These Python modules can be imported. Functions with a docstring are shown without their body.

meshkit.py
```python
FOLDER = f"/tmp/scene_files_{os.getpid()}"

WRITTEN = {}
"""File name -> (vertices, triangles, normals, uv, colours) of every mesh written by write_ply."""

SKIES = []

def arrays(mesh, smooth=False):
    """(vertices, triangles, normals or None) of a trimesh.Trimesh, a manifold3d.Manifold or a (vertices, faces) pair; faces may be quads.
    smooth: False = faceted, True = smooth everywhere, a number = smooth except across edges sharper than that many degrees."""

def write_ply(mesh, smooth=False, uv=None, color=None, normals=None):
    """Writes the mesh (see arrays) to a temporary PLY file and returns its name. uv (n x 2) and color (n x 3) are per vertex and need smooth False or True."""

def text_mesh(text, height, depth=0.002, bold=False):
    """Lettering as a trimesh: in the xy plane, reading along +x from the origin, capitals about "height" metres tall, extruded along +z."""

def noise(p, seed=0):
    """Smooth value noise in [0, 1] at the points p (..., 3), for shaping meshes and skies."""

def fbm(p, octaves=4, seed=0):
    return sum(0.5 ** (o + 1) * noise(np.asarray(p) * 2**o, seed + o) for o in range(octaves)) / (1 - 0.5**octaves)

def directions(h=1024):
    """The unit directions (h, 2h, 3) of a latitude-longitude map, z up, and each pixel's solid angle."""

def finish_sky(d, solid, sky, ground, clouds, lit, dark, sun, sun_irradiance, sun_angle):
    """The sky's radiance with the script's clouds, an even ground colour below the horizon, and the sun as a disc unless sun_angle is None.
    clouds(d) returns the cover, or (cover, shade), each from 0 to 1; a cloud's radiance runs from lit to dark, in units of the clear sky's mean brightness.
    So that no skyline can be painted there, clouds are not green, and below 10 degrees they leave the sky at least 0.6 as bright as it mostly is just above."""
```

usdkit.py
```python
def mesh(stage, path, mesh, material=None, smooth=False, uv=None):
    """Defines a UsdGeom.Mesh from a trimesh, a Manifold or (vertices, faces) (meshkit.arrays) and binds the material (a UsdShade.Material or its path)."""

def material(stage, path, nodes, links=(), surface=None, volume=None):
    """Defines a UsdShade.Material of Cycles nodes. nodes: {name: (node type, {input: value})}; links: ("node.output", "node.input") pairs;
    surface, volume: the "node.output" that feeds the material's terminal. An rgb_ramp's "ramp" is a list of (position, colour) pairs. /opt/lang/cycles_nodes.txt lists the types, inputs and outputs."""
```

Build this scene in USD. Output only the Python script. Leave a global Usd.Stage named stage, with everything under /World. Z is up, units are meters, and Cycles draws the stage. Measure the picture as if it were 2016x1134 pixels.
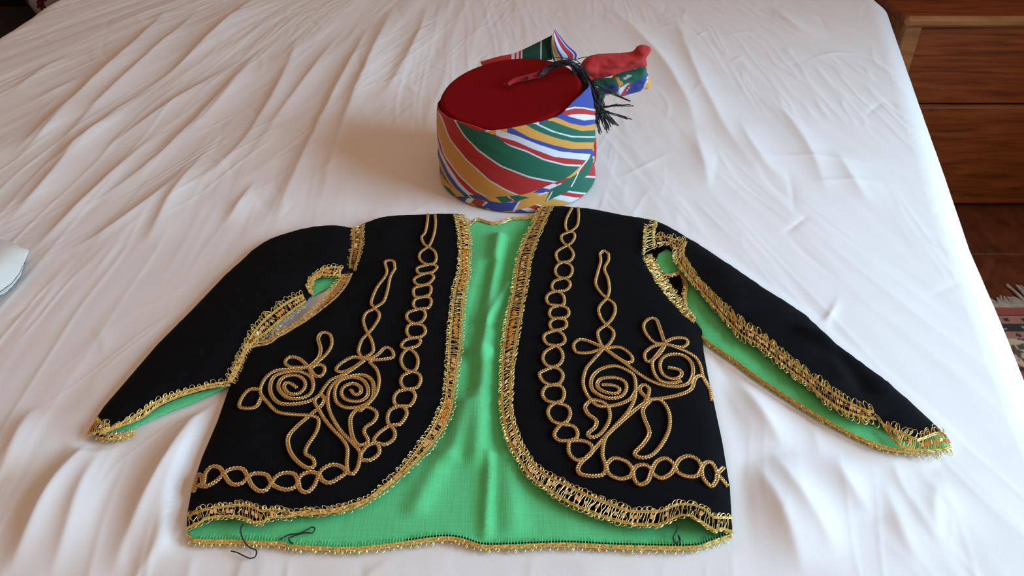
import math
import numpy as np
import trimesh
import shapely
from shapely.geometry import Polygon, LineString
from scipy.spatial import Delaunay, cKDTree
from scipy.interpolate import LinearNDInterpolator, NearestNDInterpolator
from scipy.sparse import coo_matrix, diags
from scipy.sparse.linalg import spsolve
from pxr import Usd, UsdGeom, UsdLux, UsdShade, Gf, Sdf, Vt
import usdkit
import meshkit

stage = Usd.Stage.CreateInMemory()
UsdGeom.SetStageUpAxis(stage, 'Z')
UsdGeom.SetStageMetersPerUnit(stage, 1.0)
UsdGeom.Xform.Define(stage, '/World')
UsdGeom.Scope.Define(stage, '/World/Looks')
RNG = np.random.default_rng(7)

# ------------------------------------------------------------------ camera, sky, window light, exposure
F, PITCH, ZC, Z0 = 1600.0, math.radians(36.0), 1.13, 0.55      # focal length in pixels of 2016 x 1134; eye height; bed top
cam = UsdGeom.Camera.Define(stage, '/World/camera')
cam.CreateHorizontalApertureAttr(36.0)
cam.CreateVerticalApertureAttr(36.0 * 1134 / 2016)
cam.CreateFocalLengthAttr(36.0 * F / 2016)
cam.CreateClippingRangeAttr(Gf.Vec2f(0.05, 100))
cam.CreateExposureAttr(0.06)
cam.AddTranslateOp().Set(Gf.Vec3d(0, 0, ZC))
cam.AddRotateXOp().Set(90.0 - math.degrees(PITCH))

sky = UsdLux.DomeLight.Define(stage, '/World/room_fill')
sky.CreateColorAttr(Gf.Vec3f(1.0, 0.63, 0.42))
sky.CreateIntensityAttr(0.18)
win = UsdLux.RectLight.Define(stage, '/World/window_daylight')
win.CreateColorAttr(Gf.Vec3f(0.60, 0.97, 1.28))
win.CreateWidthAttr(1.1)
win.CreateHeightAttr(1.3)
win.CreateIntensityAttr(11.5)
win.AddTranslateOp().Set(Gf.Vec3d(1.69, 0.30, 1.30))
win.AddRotateYOp().Set(90.0)

CAM = np.array([0, 0, ZC])
FWD = np.array([0, math.cos(PITCH), -math.sin(PITCH)])
UP = np.array([0, math.sin(PITCH), math.cos(PITCH)])


def rays(p):
    p = np.atleast_2d(np.asarray(p, float))
    d = FWD[None] * F + (567 - p[:, 1])[:, None] * UP[None]
    d[:, 0] += p[:, 0] - 1008
    return d


def at(p, h=0.0):
    """Traced points to the place at height h over the bed top."""
    d = rays(p)
    t = (Z0 + np.broadcast_to(h, (len(d),)) - ZC) / d[:, 2]
    return CAM + d * t[:, None]


def at_z(p, z):
    return at(p, z - Z0)


def at_y(p, y):
    d = rays(p)
    return CAM + d * (np.broadcast_to(y, (len(d),)) / d[:, 1])[:, None]


def px_of(P):
    q = np.asarray(P, float) - CAM
    w = q @ FWD
    return np.stack([1008 + F * q[:, 0] / w, 567 - F * (q @ UP) / w], 1)


def Z(ox, oy, s, pts):
    """Points measured on an enlarged crop of the photograph."""
    return [(ox + x / s, oy + y / s) for x, y in pts]


# ------------------------------------------------------------------ materials
def mat(name, nodes, links=(), surface='p.BSDF'):
    return usdkit.material(stage, '/World/Looks/' + name, nodes, links, surface=surface)


def fabric(name, col, scale=900, bump=0.25, rough=0.85, sheen=0.1, vary=0.12, vscale=30):
    lo = [c * (1 - vary) for c in col]
    hi = [min(1, c * (1 + vary)) for c in col]
    return mat(name, {
        'tc': ('texture_coordinate', {}),
        'n': ('noise_texture', {'scale': float(vscale), 'detail': 5.0}),
        'r': ('rgb_ramp', {'ramp': [(0.3, lo), (0.7, hi)]}),
        'w': ('noise_texture', {'scale': float(scale), 'detail': 2.0}),
        'b': ('bump', {'strength': bump, 'distance': 0.001}),
        'p': ('principled_bsdf', {'roughness': rough, 'sheen_weight': sheen, 'specular_ior_level': 0.12}),
    }, [('tc.object', 'n.vector'), ('tc.object', 'w.vector'), ('n.fac', 'r.fac'), ('r.color', 'p.base_color'), ('w.fac', 'b.height'), ('b.normal', 'p.normal')])


def woven(name, col, rough=0.85, sheen=0.15, thread=420, bump=0.35, vary=0.15):
    """Loose plain weave: fine lines along two directions."""
    lo = [c * (1 - vary) for c in col]
    hi = [min(1, c * (1 + vary)) for c in col]
    return mat(name, {
        'tc': ('texture_coordinate', {}),
        'm1': ('mapping', {'scale': (thread, thread * 0.04, 1.0)}),
        'm2': ('mapping', {'scale': (thread * 0.04, thread, 1.0)}),
        'n1': ('noise_texture', {'scale': 1.0, 'detail': 2.0}),
        'n2': ('noise_texture', {'scale': 1.0, 'detail': 2.0}),
        'a': ('math', {'math_type': 'add'}),
        'h': ('math', {'math_type': 'multiply', 'value2': 0.5}),
        'r': ('rgb_ramp', {'ramp': [(0.35, lo), (0.65, hi)]}),
        'b': ('bump', {'strength': bump, 'distance': 0.001}),
        'p': ('principled_bsdf', {'roughness': rough, 'sheen_weight': sheen, 'specular_ior_level': 0.06}),
    }, [('tc.object', 'm1.vector'), ('tc.object', 'm2.vector'), ('m1.vector', 'n1.vector'), ('m2.vector', 'n2.vector'), ('n1.fac', 'a.value1'), ('n2.fac', 'a.value2'),
        ('a.value', 'h.value1'), ('h.value', 'r.fac'), ('r.color', 'p.base_color'), ('h.value', 'b.height'), ('b.normal', 'p.normal')])


def metal_thread(name, col, metallic=0.75, rough=0.38):
    return mat(name, {
        'tc': ('texture_coordinate', {}),
        'n': ('noise_texture', {'scale': 700.0, 'detail': 2.0}),
        'r': ('rgb_ramp', {'ramp': [(0.3, [c * 0.6 for c in col]), (0.7, [min(1, c * 1.3) for c in col])]}),
        'b': ('bump', {'strength': 0.3, 'distance': 0.0005}),
        'p': ('principled_bsdf', {'metallic': metallic, 'roughness': rough}),
    }, [('tc.object', 'n.vector'), ('n.fac', 'r.fac'), ('r.color', 'p.base_color'), ('n.fac', 'b.height'), ('b.normal', 'p.normal')])


def printed(name, rough=0.8, sheen=0.1, scale=900, bump=0.2):
    """Flat print: the colours ride on the mesh as a primvar."""
    return mat(name, {
        'a': ('attribute', {'attribute': 'tint'}),
        'tc': ('texture_coordinate', {}),
        'w': ('noise_texture', {'scale': float(scale), 'detail': 2.0}),
        'r': ('rgb_ramp', {'ramp': [(0.3, (0.82, 0.82, 0.82)), (0.7, (1, 1, 1))]}),
        'x': ('mix', {'mix_type': 'multiply', 'fac': 1.0}),
        'b': ('bump', {'strength': bump, 'distance': 0.001}),
        'p': ('principled_bsdf', {'roughness': rough, 'sheen_weight': sheen, 'specular_ior_level': 0.25}),
    }, [('tc.object', 'w.vector'), ('w.fac', 'r.fac'), ('a.color', 'x.color1'), ('r.color', 'x.color2'), ('x.color', 'p.base_color'), ('w.fac', 'b.height'), ('b.normal', 'p.normal')])


def wood(name, dark, mid, light, scale=(2.0, 30.0, 30.0), rough=0.35, coat=0.2, dist=2.5):
    return mat(name, {
        'tc': ('texture_coordinate', {}),
        'm': ('mapping', {'scale': scale}),
        'n': ('noise_texture', {'scale': 1.0, 'detail': 6.0, 'roughness': 0.6, 'distortion': dist}),
        'm2': ('mapping', {'scale': tuple(s * 6 for s in scale)}),
        'n2': ('noise_texture', {'scale': 1.0, 'detail': 3.0}),
        'a': ('math', {'math_type': 'multiply_add', 'value2': 0.3}),
        'r': ('rgb_ramp', {'ramp': [(0.42, dark), (0.6, mid), (0.8, light)]}),
        'b': ('bump', {'strength': 0.12, 'distance': 0.002}),
        'p': ('principled_bsdf', {'roughness': rough, 'coat_weight': coat, 'coat_roughness': 0.25, 'specular_ior_level': 0.25}),
    }, [('tc.object', 'm.vector'), ('m.vector', 'n.vector'), ('tc.object', 'm2.vector'), ('m2.vector', 'n2.vector'), ('n2.fac', 'a.value1'), ('n.fac', 'a.value3'),
        ('a.value', 'r.fac'), ('r.color', 'p.base_color'), ('n2.fac', 'b.height'), ('b.normal', 'p.normal')])


M = dict(
    sheet=fabric('sheet_cotton', (0.80, 0.78, 0.765), scale=1400, bump=0.12, rough=0.8, sheen=0.15, vary=0.015, vscale=20),
    linen=fabric('white_linen', (0.66, 0.65, 0.60), scale=1200, bump=0.2, vary=0.03),
    felt=fabric('black_felt', (0.0025, 0.0025, 0.0034), scale=1500, bump=0.5, rough=0.95, sheen=0.0, vary=0.3, vscale=60),
    lining=woven('green_lining', (0.11, 0.58, 0.22), thread=1100, vary=0.09),
    gold=metal_thread('gold_cord', (0.66, 0.42, 0.15), metallic=0.7, rough=0.32),
    lace=metal_thread('gold_lace', (0.80, 0.56, 0.17), metallic=0.5, rough=0.36),
    sequin=mat('gold_sequin', {'p': ('principled_bsdf', {'base_color': (0.95, 0.80, 0.50), 'metallic': 1.0, 'roughness': 0.14})}),
    amber=mat('amber_sequin', {'p': ('principled_bsdf', {'base_color': (0.78, 0.33, 0.06), 'metallic': 0.6, 'roughness': 0.3})}),
    thread=mat('black_thread', {'p': ('principled_bsdf', {'base_color': (0.008, 0.008, 0.012), 'roughness': 0.5})}),
    crown=woven('red_crown_cloth', (0.19, 0.0035, 0.0045), thread=1300, bump=0.35, sheen=0.0, vary=0.08),
    redcord=fabric('red_cord', (0.30, 0.014, 0.018), bump=0.3),
    print=printed('striped_print'),
    rug=printed('rug_pile', rough=1.0, scale=350, bump=0.8),
    fringe=fabric('rug_fringe', (0.36, 0.27, 0.20), vary=0.25, vscale=120, bump=0.5),
    oak=wood('oak_front', (0.055, 0.010, 0.001), (0.155, 0.029, 0.003), (0.22, 0.048, 0.007), scale=(2.2, 30.0, 26.0), rough=0.5, coat=0.0),
    oaklight=wood('oak_frame', (0.16, 0.055, 0.016), (0.24, 0.088, 0.028), (0.30, 0.12, 0.04), scale=(3.0, 14.0, 14.0), rough=0.3),
    floor=wood('floor_board', (0.050, 0.012, 0.004), (0.10, 0.024, 0.007), (0.14, 0.036, 0.011), scale=(5.0, 2.2, 5.0), rough=0.45, dist=5.0),
    dark=fabric('dark_upholstery', (0.012, 0.006, 0.006), bump=0.3),
    darkwood=wood('dark_wood', (0.006, 0.003, 0.002), (0.012, 0.006, 0.004), (0.02, 0.01, 0.006)),
    wall=fabric('wall_paint', (0.42, 0.30, 0.22), scale=300, bump=0.1, vary=0.03),
    wallpaper=fabric('brown_wallpaper', (0.16, 0.10, 0.065), scale=300, bump=0.1, vary=0.03),
    frame=mat('window_paint', {'p': ('principled_bsdf', {'base_color': (0.75, 0.74, 0.72), 'roughness': 0.4})}),
    mattress=fabric('mattress_ticking', (0.6, 0.58, 0.55)),
)

# ------------------------------------------------------------------ scene helpers
USED = {}


def numbered(path):
    n = USED.get(path, -1) + 1
    USED[path] = n
    return path if n == 0 else f'{path}_{n:03d}'


def obj(name, mesh, material, parent=None, smooth=30, tint=None, kind=None, label=None):
    path = numbered((str(parent.GetPath()) if parent else '/World') + '/' + name)
    if isinstance(mesh, list):
        mesh = trimesh.util.concatenate(mesh)
    m = usdkit.mesh(stage, path, mesh, M[material], smooth=True if tint is not None else smooth)
    if tint is not None:
        UsdGeom.PrimvarsAPI(m).CreatePrimvar('tint', Sdf.ValueTypeNames.Color3fArray, 'vertex').Set(Vt.Vec3fArray.FromNumpy(np.asarray(tint, np.float32)))
    p = m.GetPrim()
    if kind:
        p.SetCustomDataByKey('kind', kind)
    if label:
        p.SetCustomDataByKey('label', label)
    return p


def tag(p, label, cat, group=None):
    p.SetCustomDataByKey('label', label)
    p.SetCustomDataByKey('category', cat)
    if group:
        p.SetCustomDataByKey('group', group)
    return p


def thing(name, label, cat, loc=(0, 0, 0)):
    x = UsdGeom.Xform.Define(stage, numbered('/World/' + name))
    x.AddTranslateOp().Set(Gf.Vec3d(*map(float, loc)))
    return tag(x.GetPrim(), label, cat)


def structure(name, mesh=None, material=None):
    if mesh is None:
        p = UsdGeom.Xform.Define(stage, numbered('/World/' + name)).GetPrim()
    else:
        p = obj(name, mesh, material)
    p.SetCustomDataByKey('kind', 'structure')
    return p


def box(x0, x1, y0, y1, z0, z1, bevel=0.0):
    """A box with chamfered edges."""
    if bevel <= 0:
        m = trimesh.creation.box([x1 - x0, y1 - y0, z1 - z0])
    else:
        b = bevel
        pts = []
        for sx in (-1, 1):
            for sy in (-1, 1):
                for sz in (-1, 1):
                    e = np.array([(x1 - x0) / 2 * sx, (y1 - y0) / 2 * sy, (z1 - z0) / 2 * sz])
                    s = np.array([sx, sy, sz])
                    for keep in range(3):
                        q = e - b * s
                        q[keep] = e[keep]
                        pts.append(q)
                        q2 = e - b * 0.3 * s
                        q2[keep] -= b * 0.7 * s[keep]
                        pts.append(e - b * 0.42 * s)
        m = trimesh.convex.convex_hull(np.array(pts))
    m.apply_translation([(x0 + x1) / 2, (y0 + y1) / 2, (z0 + z1) / 2])
    return m


def resample(P, step):
    P = np.asarray(P, float)
    s = np.r_[0, np.cumsum(np.linalg.norm(np.diff(P[:, :3], axis=0), axis=1))]
    n = max(2, int(round(s[-1] / step)) + 1)
    t = np.linspace(0, s[-1], n)
    return np.stack([np.interp(t, s, P[:, k]) for k in range(P.shape[1])], 1)


def spline(P, n=8, closed=False):
    """Catmull-Rom through the points."""
    P = np.asarray(P, float)
    if len(P) < 3:
        return P
    Q = np.vstack([P[-1:], P, P[:2]]) if closed else np.vstack([2 * P[0] - P[1], P, 2 * P[-1] - P[-2]])
    out = []
    t = np.linspace(0, 1, n, endpoint=False)[:, None]
    for i in range(len(Q) - 3):
        a, b, c, d = Q[i:i + 4]
        out.append(0.5 * (2 * b + (c - a) * t + (2 * a - 5 * b + 4 * c - d) * t ** 2 + (3 * b - a - 3 * c + d) * t ** 3))
    if not closed:
        out.append(P[-1:])
    return np.vstack(out)


def frames(P):
    t = np.gradient(P, axis=0)
    t /= np.linalg.norm(t, axis=1, keepdims=True) + 1e-12
    side = np.cross(t, [0, 0, 1.0])
    ln = np.linalg.norm(side, axis=1, keepdims=True)
    side = np.where(ln > 1e-3, side / np.maximum(ln, 1e-9), [1.0, 0, 0])
    return t, side, np.cross(side, t)


def tube(P, r, sides=6, taper=None):
    P = np.asarray(P, float)
    t, a, b = frames(P)
    rr = np.broadcast_to(r, (len(P),))
    ang = np.arange(sides) * 2 * np.pi / sides
    v = P[:, None] + rr[:, None, None] * (np.cos(ang)[None, :, None] * a[:, None] + np.sin(ang)[None, :, None] * b[:, None])
    i, j = np.meshgrid(np.arange(len(P) - 1), np.arange(sides), indexing='ij')
    q = np.stack([i * sides + j, i * sides + (j + 1) % sides, (i + 1) * sides + (j + 1) % sides, (i + 1) * sides + j], -1).reshape(-1, 4)
    f = np.vstack([q[:, [0, 1, 2]], q[:, [0, 2, 3]]])
    caps = [[0, k + 1, k] for k in range(1, sides - 1)] + [[(len(P) - 1) * sides, (len(P) - 1) * sides + k, (len(P) - 1) * sides + k + 1] for k in range(1, sides - 1)]
    return trimesh.Trimesh(v.reshape(-1, 3), np.vstack([f, caps]), process=False)


def braid(P, a=0.0015, b=0.0007, r=0.00088, period=0.0085, per=9, sides=5):
    """Flat three-strand plait along a path."""
    P = resample(P, period / per)
    t, s, n = frames(P)
    L = np.r_[0, np.cumsum(np.linalg.norm(np.diff(P, axis=0), axis=1))]
    out = []
    for k in range(3):
        ph = 2 * np.pi * (L / period + k / 3)
        out.append(tube(P + s * (a * np.cos(ph))[:, None] + n * (b * np.sin(2 * ph))[:, None], r, sides))
    return out


def grid_mesh(P):
    """P (n, m, 3) to an open grid mesh."""
    n, m = P.shape[:2]
    i, j = np.meshgrid(np.arange(n - 1), np.arange(m - 1), indexing='ij')
    q = np.stack([i * m + j, i * m + j + 1, (i + 1) * m + j + 1, (i + 1) * m + j], -1).reshape(-1, 4)
    return trimesh.Trimesh(P.reshape(-1, 3), np.vstack([q[:, [0, 1, 2]], q[:, [0, 2, 3]]]), process=False)


def thick_grid(P, N, th):
    """A closed sheet: the grid and its copy offset by th against the normals N."""
    n, m = P.shape[:2]
    a = grid_mesh(P)
    lo = (P - N * th).reshape(-1, 3)
    f = a.faces
    ring = np.r_[np.arange(m), np.arange(1, n) * m + m - 1, (n - 1) * m + np.arange(m - 2, -1, -1), np.arange(n - 2, 0, -1) * m]
    k = n * m
    nx = np.roll(ring, -1)
    side = np.vstack([np.stack([ring, ring + k, nx + k], 1), np.stack([ring, nx + k, nx], 1)])
    return trimesh.Trimesh(np.vstack([P.reshape(-1, 3), lo]), np.vstack([f, f[:, ::-1] + k, side]), process=False)


def triangulate(poly_xy, spacing):
    """Boundary samples and inner points of a polygon, and their triangles."""
    b = poly_xy
    pol = Polygon(b)
    if not pol.is_valid:
        pol = pol.buffer(0)
    x0, y0, x1, y1 = pol.bounds
    xs = np.arange(x0, x1, spacing)
    ys = np.arange(y0, y1, spacing * 0.866)
    g = np.array([(x + (spacing / 2 if k % 2 else 0), y) for k, y in enumerate(ys) for x in xs])
    g = g + np.random.default_rng(3).uniform(-0.12, 0.12, g.shape) * spacing
    pts = shapely.points(g)
    inside = shapely.contains(pol, pts) & (shapely.distance(pol.exterior if pol.geom_type == 'Polygon' else pol.boundary, pts) > spacing * 0.55)
    v = np.vstack([b, g[inside]])
    tri = Delaunay(v).simplices
    c = v[tri].mean(1)
    tri = tri[shapely.contains(pol, shapely.points(c))]
    e1, e2 = v[tri[:, 1]] - v[tri[:, 0]], v[tri[:, 2]] - v[tri[:, 0]]
    ar = e1[:, 0] * e2[:, 1] - e1[:, 1] * e2[:, 0]
    tri = tri[np.abs(ar) > 1e-12]
    ar = ar[np.abs(ar) > 1e-12]
    tri[ar < 0] = tri[ar < 0][:, ::-1]
    return v, tri, pol


class Panel:
    """A piece of cloth traced on the photograph, lying at its own height: outline (px, py, h in mm), plateau height, edge roll length."""

    def __init__(self, outline, plateau, roll=0.02, spacing=0.004, thick=0.0012, wrinkle=0.0, wscale=(14, 5), seed=0, extra=None, ripple=0.0):
        o = np.asarray(outline, float)
        w = np.c_[at(o[:, :2], o[:, 2] / 1000)[:, :2], o[:, 2] / 1000]
        w = resample(np.vstack([w, w[:1]]), spacing * 0.8)[:-1]
        v, tri, pol = triangulate(w[:, :2], spacing)
        nb, n = len(w), len(v)
        e = np.unique(np.sort(np.vstack([tri[:, [0, 1]], tri[:, [1, 2]], tri[:, [2, 0]]]), axis=1), axis=0)
        W = coo_matrix((np.ones(2 * len(e)), (np.r_[e[:, 0], e[:, 1]], np.r_[e[:, 1], e[:, 0]])), shape=(n, n)).tocsr()
        deg = np.asarray(W.sum(1)).ravel()
        k = deg / 6 * (spacing / roll) ** 2 * 6
        A = (diags(deg + k) - W).tocsr()
        plate = np.full(n, plateau / 1000)
        free = np.arange(nb, n)
        rhs = (k * plate)[free] - A[free][:, :nb] @ w[:, 2] * 1.0
        h = np.empty(n)
        h[:nb] = w[:, 2]
        h[nb:] = spsolve(A[free][:, nb:].tocsc(), rhs)
        d = shapely.distance(pol.boundary, shapely.points(v))
        fade = 1 - np.exp(-d / 0.012)
        if wrinkle:
            q = np.c_[v[:, 0] * wscale[0], v[:, 1] * wscale[1], np.full(n, seed * 3.7)]
            q[:, 0] += 1.5 * meshkit.noise(q * 0.5, seed + 9)
            h += wrinkle * fade * (meshkit.fbm(q, 3, seed) - 0.5)
        if ripple:
            h += ripple * (meshkit.fbm(np.c_[v * 90, np.zeros(n)], 2, seed + 4) - 0.5)
        if extra is not None:
            h += extra(v, d) * fade
        h = np.maximum(h, 0.0012)
        self.v, self.h, self.tri, self.pol, self.nb = v, h, tri, pol, nb
        self.f = LinearNDInterpolator(v, h)
        self.g = NearestNDInterpolator(v, h)
        top = np.c_[v, Z0 + h]
        low = np.c_[v, Z0 + h - thick]
        r = np.arange(nb)
        nx = np.roll(r, -1)
        ar = np.sum(w[:, 0] * np.roll(w[:, 1], -1) - np.roll(w[:, 0], -1) * w[:, 1])
        side = np.vstack([np.stack([r, r + n, nx + n], 1), np.stack([r, nx + n, nx], 1)])
        if ar < 0:
            side = side[:, ::-1]
        self.mesh = trimesh.Trimesh(np.vstack([top, low]), np.vstack([tri, tri[:, ::-1] + n, side]), process=False)

    def height(self, xy):
        z = self.f(xy)
        return np.where(np.isnan(z), self.g(xy), z)

    def on(self, p, lift=0.0):
        """Traced points onto the cloth."""
        h = np.full(len(p), 0.01)
        for _ in range(4):
            h = self.height(at(p, h)[:, :2])
        return at(p, h + lift)


# ------------------------------------------------------------------ room
floor = structure('floor')
for i in range(-1, 14):
    for j in range(3):
        x0 = -2.18 + i * 0.40
        y0 = -0.6 + j * 1.5 - (0.7 if i % 2 == 0 else 0)
        obj('plank', box(x0 + 0.0008, x0 + 0.3992, y0 + 0.0008, y0 + 1.4992, -0.02, 0.0, 0.0015), 'floor', floor)
structure('wall_back', box(-2.45, 2.45, 3.4, 3.5, -0.02, 2.6), 'wall')
structure('wall_left', box(-2.2, -2.1, -1.3, 3.4, -0.02, 2.8), 'wallpaper')
wr = trimesh.boolean.difference([box(1.68, 1.80, -1.3, 3.4, -0.02, 2.6), box(1.6, 1.9, -0.37, 0.97, 0.73, 1.87)], engine='manifold')
structure('wall_right', wr, 'wall')
w1 = structure('window_1')
obj('window_frame', [box(1.66, 1.80, -0.42, -0.35, 0.68, 1.92, 0.004), box(1.66, 1.80, 0.95, 1.02, 0.68, 1.92, 0.004), box(1.66, 1.80, -0.35, 0.95, 1.85, 1.92, 0.004)], 'frame', w1, smooth=False)
obj('window_sill', box(1.62, 1.80, -0.46, 1.06, 0.66, 0.75, 0.006), 'frame', w1)
structure('baseboard_back', box(-2.4, 2.4, 3.385, 3.4, 0, 0.09, 0.004), 'oaklight')

# ------------------------------------------------------------------ jacket outlines (traced)
T1A = [(897, 423), (902, 449), (905.5, 478), (905.5, 513), (902.7, 541), (893, 575), (888, 621), (883, 679), (880.5, 734), (878, 766), (874.3, 792), (853, 839), (821, 885.5), (783, 932), (753.6, 957.5), (720, 983), (682, 995.6), (657.6, 1002), (613, 1005), (576, 1009), (553, 1004), (531, 1003), (515, 1004.6), (503, 999), (486.5, 993.5), (464, 993.5), (442, 996.5), (424, 998), (404.6, 1001.7), (392.7, 1006), (382, 1010.6), (371, 1015)]
T1B = [(911, 423), (919.6, 442), (924, 468), (925, 485), (923, 513), (921.7, 541), (913, 585), (909.5, 625), (907.7, 665), (906, 686.6), (899.5, 726), (896, 752), (893, 775), (887, 809), (868, 852), (838, 890), (800, 928), (762, 960), (728, 986), (690, 1003), (657.6, 1010), (613, 1013), (580, 1016), (565, 1019.5), (546, 1019.5), (528, 1022.5), (517.7, 1030), (501, 1030.7), (491, 1026), (471.6, 1019.5), (449, 1018.8), (427, 1019.5), (404.6, 1024), (392.7, 1031.4), (379, 1037), (367.4, 1042)]
T2A = [(1066, 407), (1060, 419), (1051, 438), (1039.6, 459), (1029.7, 482), (1021, 507), (1016, 534), (1010.7, 571), (1001.7, 614), (994, 657.6), (989, 704.6), (988, 754), (987, 797.6), (996, 852), (1007, 880.8), (1025, 913), (1046.8, 943), (1079, 965.7), (1115.5, 989), (1155, 1007), (1206, 1025), (1249, 1034), (1278.5, 1035), (1297, 1035), (1315.5, 1026.7), (1334, 1018), (1349, 1016), (1361, 1017), (1371, 1024), (1383.5, 1031.6), (1396, 1039), (1405.7, 1046), (1420.5, 1043), (1433, 1046), (1441, 1050)]
T2B = [(1086, 407), (1077.7, 424), (1068, 445), (1058, 470.6), (1049.5, 491.7), (1042, 517), (1039, 541), (1034, 571), (1025, 621.5), (1016, 676), (1009, 722.7), (1006.5, 754), (1007, 808.5), (1014, 844.6), (1028.7, 880.8), (1050, 913), (1083, 938.6), (1122.7, 956.7), (1162.5, 976.6), (1206, 993), (1242, 1005), (1278.5, 1005.7), (1291, 1006), (1309, 1002.6), (1328, 994.6), (1340, 992), (1359, 992.7), (1377, 997), (1389.6, 1003), (1398, 1012), (1405, 1017), (1415.6, 1018), (1428, 1018), (1439, 1019)]


def H(pts, h):
    hh = np.broadcast_to(h, (len(pts),))
    return [(p[0], p[1], float(q)) for p, q in zip(pts, hh)]


hB1 = np.interp(np.arange(len(T1B)), [0, 4, 20, 27, 35], [7, 9, 9, 12, 8])
hA2 = np.interp(np.arange(len(T2A)), [0, 4, 20, 25, 27, 34], [7, 9, 9, 16, 20, 8])
left_front = Panel(
    H([(905, 421)], 5) + H(T1B, hB1)
    + H([(369, 1010), (378, 960), (398, 900), (428, 830), (447, 775), (462, 735), (478, 692)], 4)
    + H([(503, 680), (529, 676), (560, 655), (582, 643), (604, 629), (629, 609), (651, 589), (668, 573), (683, 553), (690, 535)], 7)
    + H([(690, 506), (695, 480), (697, 449)], 9) + H([(714, 441), (740, 431), (760, 426), (800, 423), (840, 422), (880, 421)], 5),
    13, 0.018, wrinkle=0.003, seed=1)
right_front = Panel(
    H([(1070, 406)], 5) + H(T2A, hA2)
    + H([(1441, 1030), (1437, 960), (1422, 870), (1407, 800), (1394, 740), (1385, 690), (1382, 650), (1369, 633)], 4)
    + H([(1350, 616), (1331, 597), (1312, 573), (1297, 550), (1284, 530), (1270, 503)], 7)
    + H([(1284, 490), (1287, 470), (1287, 455)], 9) + H([(1290, 434), (1275, 431), (1230, 424), (1170, 412), (1110, 406), (1087, 406)], 5),
    13, 0.018, wrinkle=0.003, seed=2)
T3 = [(369, 1050), (376, 1058), (390, 1062), (420, 1063), (450, 1063), (480, 1064), (516, 1066), (553, 1067), (576, 1073), (613, 1075.5), (658, 1077.5), (700, 1077), (740, 1074), (800, 1066), (850, 1059), (885, 1057), (915, 1062), (950, 1073), (1000, 1073), (1050, 1071), (1120, 1069), (1200, 1073), (1280, 1075), (1340, 1076), (1375, 1074), (1395, 1067), (1425, 1056), (1440, 1052)]
T15 = [(920, 443), (926.7, 443), (938, 434), (953.5, 438), (969, 442), (988.8, 440.5), (1005.7, 433), (1031, 432), (1054, 429)]
FOLDS = [((985, 470), (945, 700), 4.5, .011), ((1010, 455), (965, 640), -2.5, .010), ((950, 700), (938, 900), 4.0, .012), ((965, 520), (930, 660), -3.0, .009), ((1000, 560), (960, 640), 3.0, .006), ((940, 640), (925, 760), -2.5, .009), ((965, 900), (955, 1060), 2.2, .005), ((915, 800), (890, 900), 2.6, .009), ((870, 900), (820, 1000), 2.0, .01), ((1000, 900), (1010, 1040), 1.6, .010)]


def lining_folds(v, d):
    h = np.zeros(len(v))
    for a, b, amp, w in FOLDS:
        A, B = at([a], .003)[0, :2], at([b], .003)[0, :2]
        t = np.clip(((v - A) @ (B - A)) / ((B - A) @ (B - A)), 0, 1)
        r = np.linalg.norm(v - (A + t[:, None] * (B - A)), axis=1)
        h += 2.0 * amp / 1000 * np.exp(-(r / w) ** 2)
    return h


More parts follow.
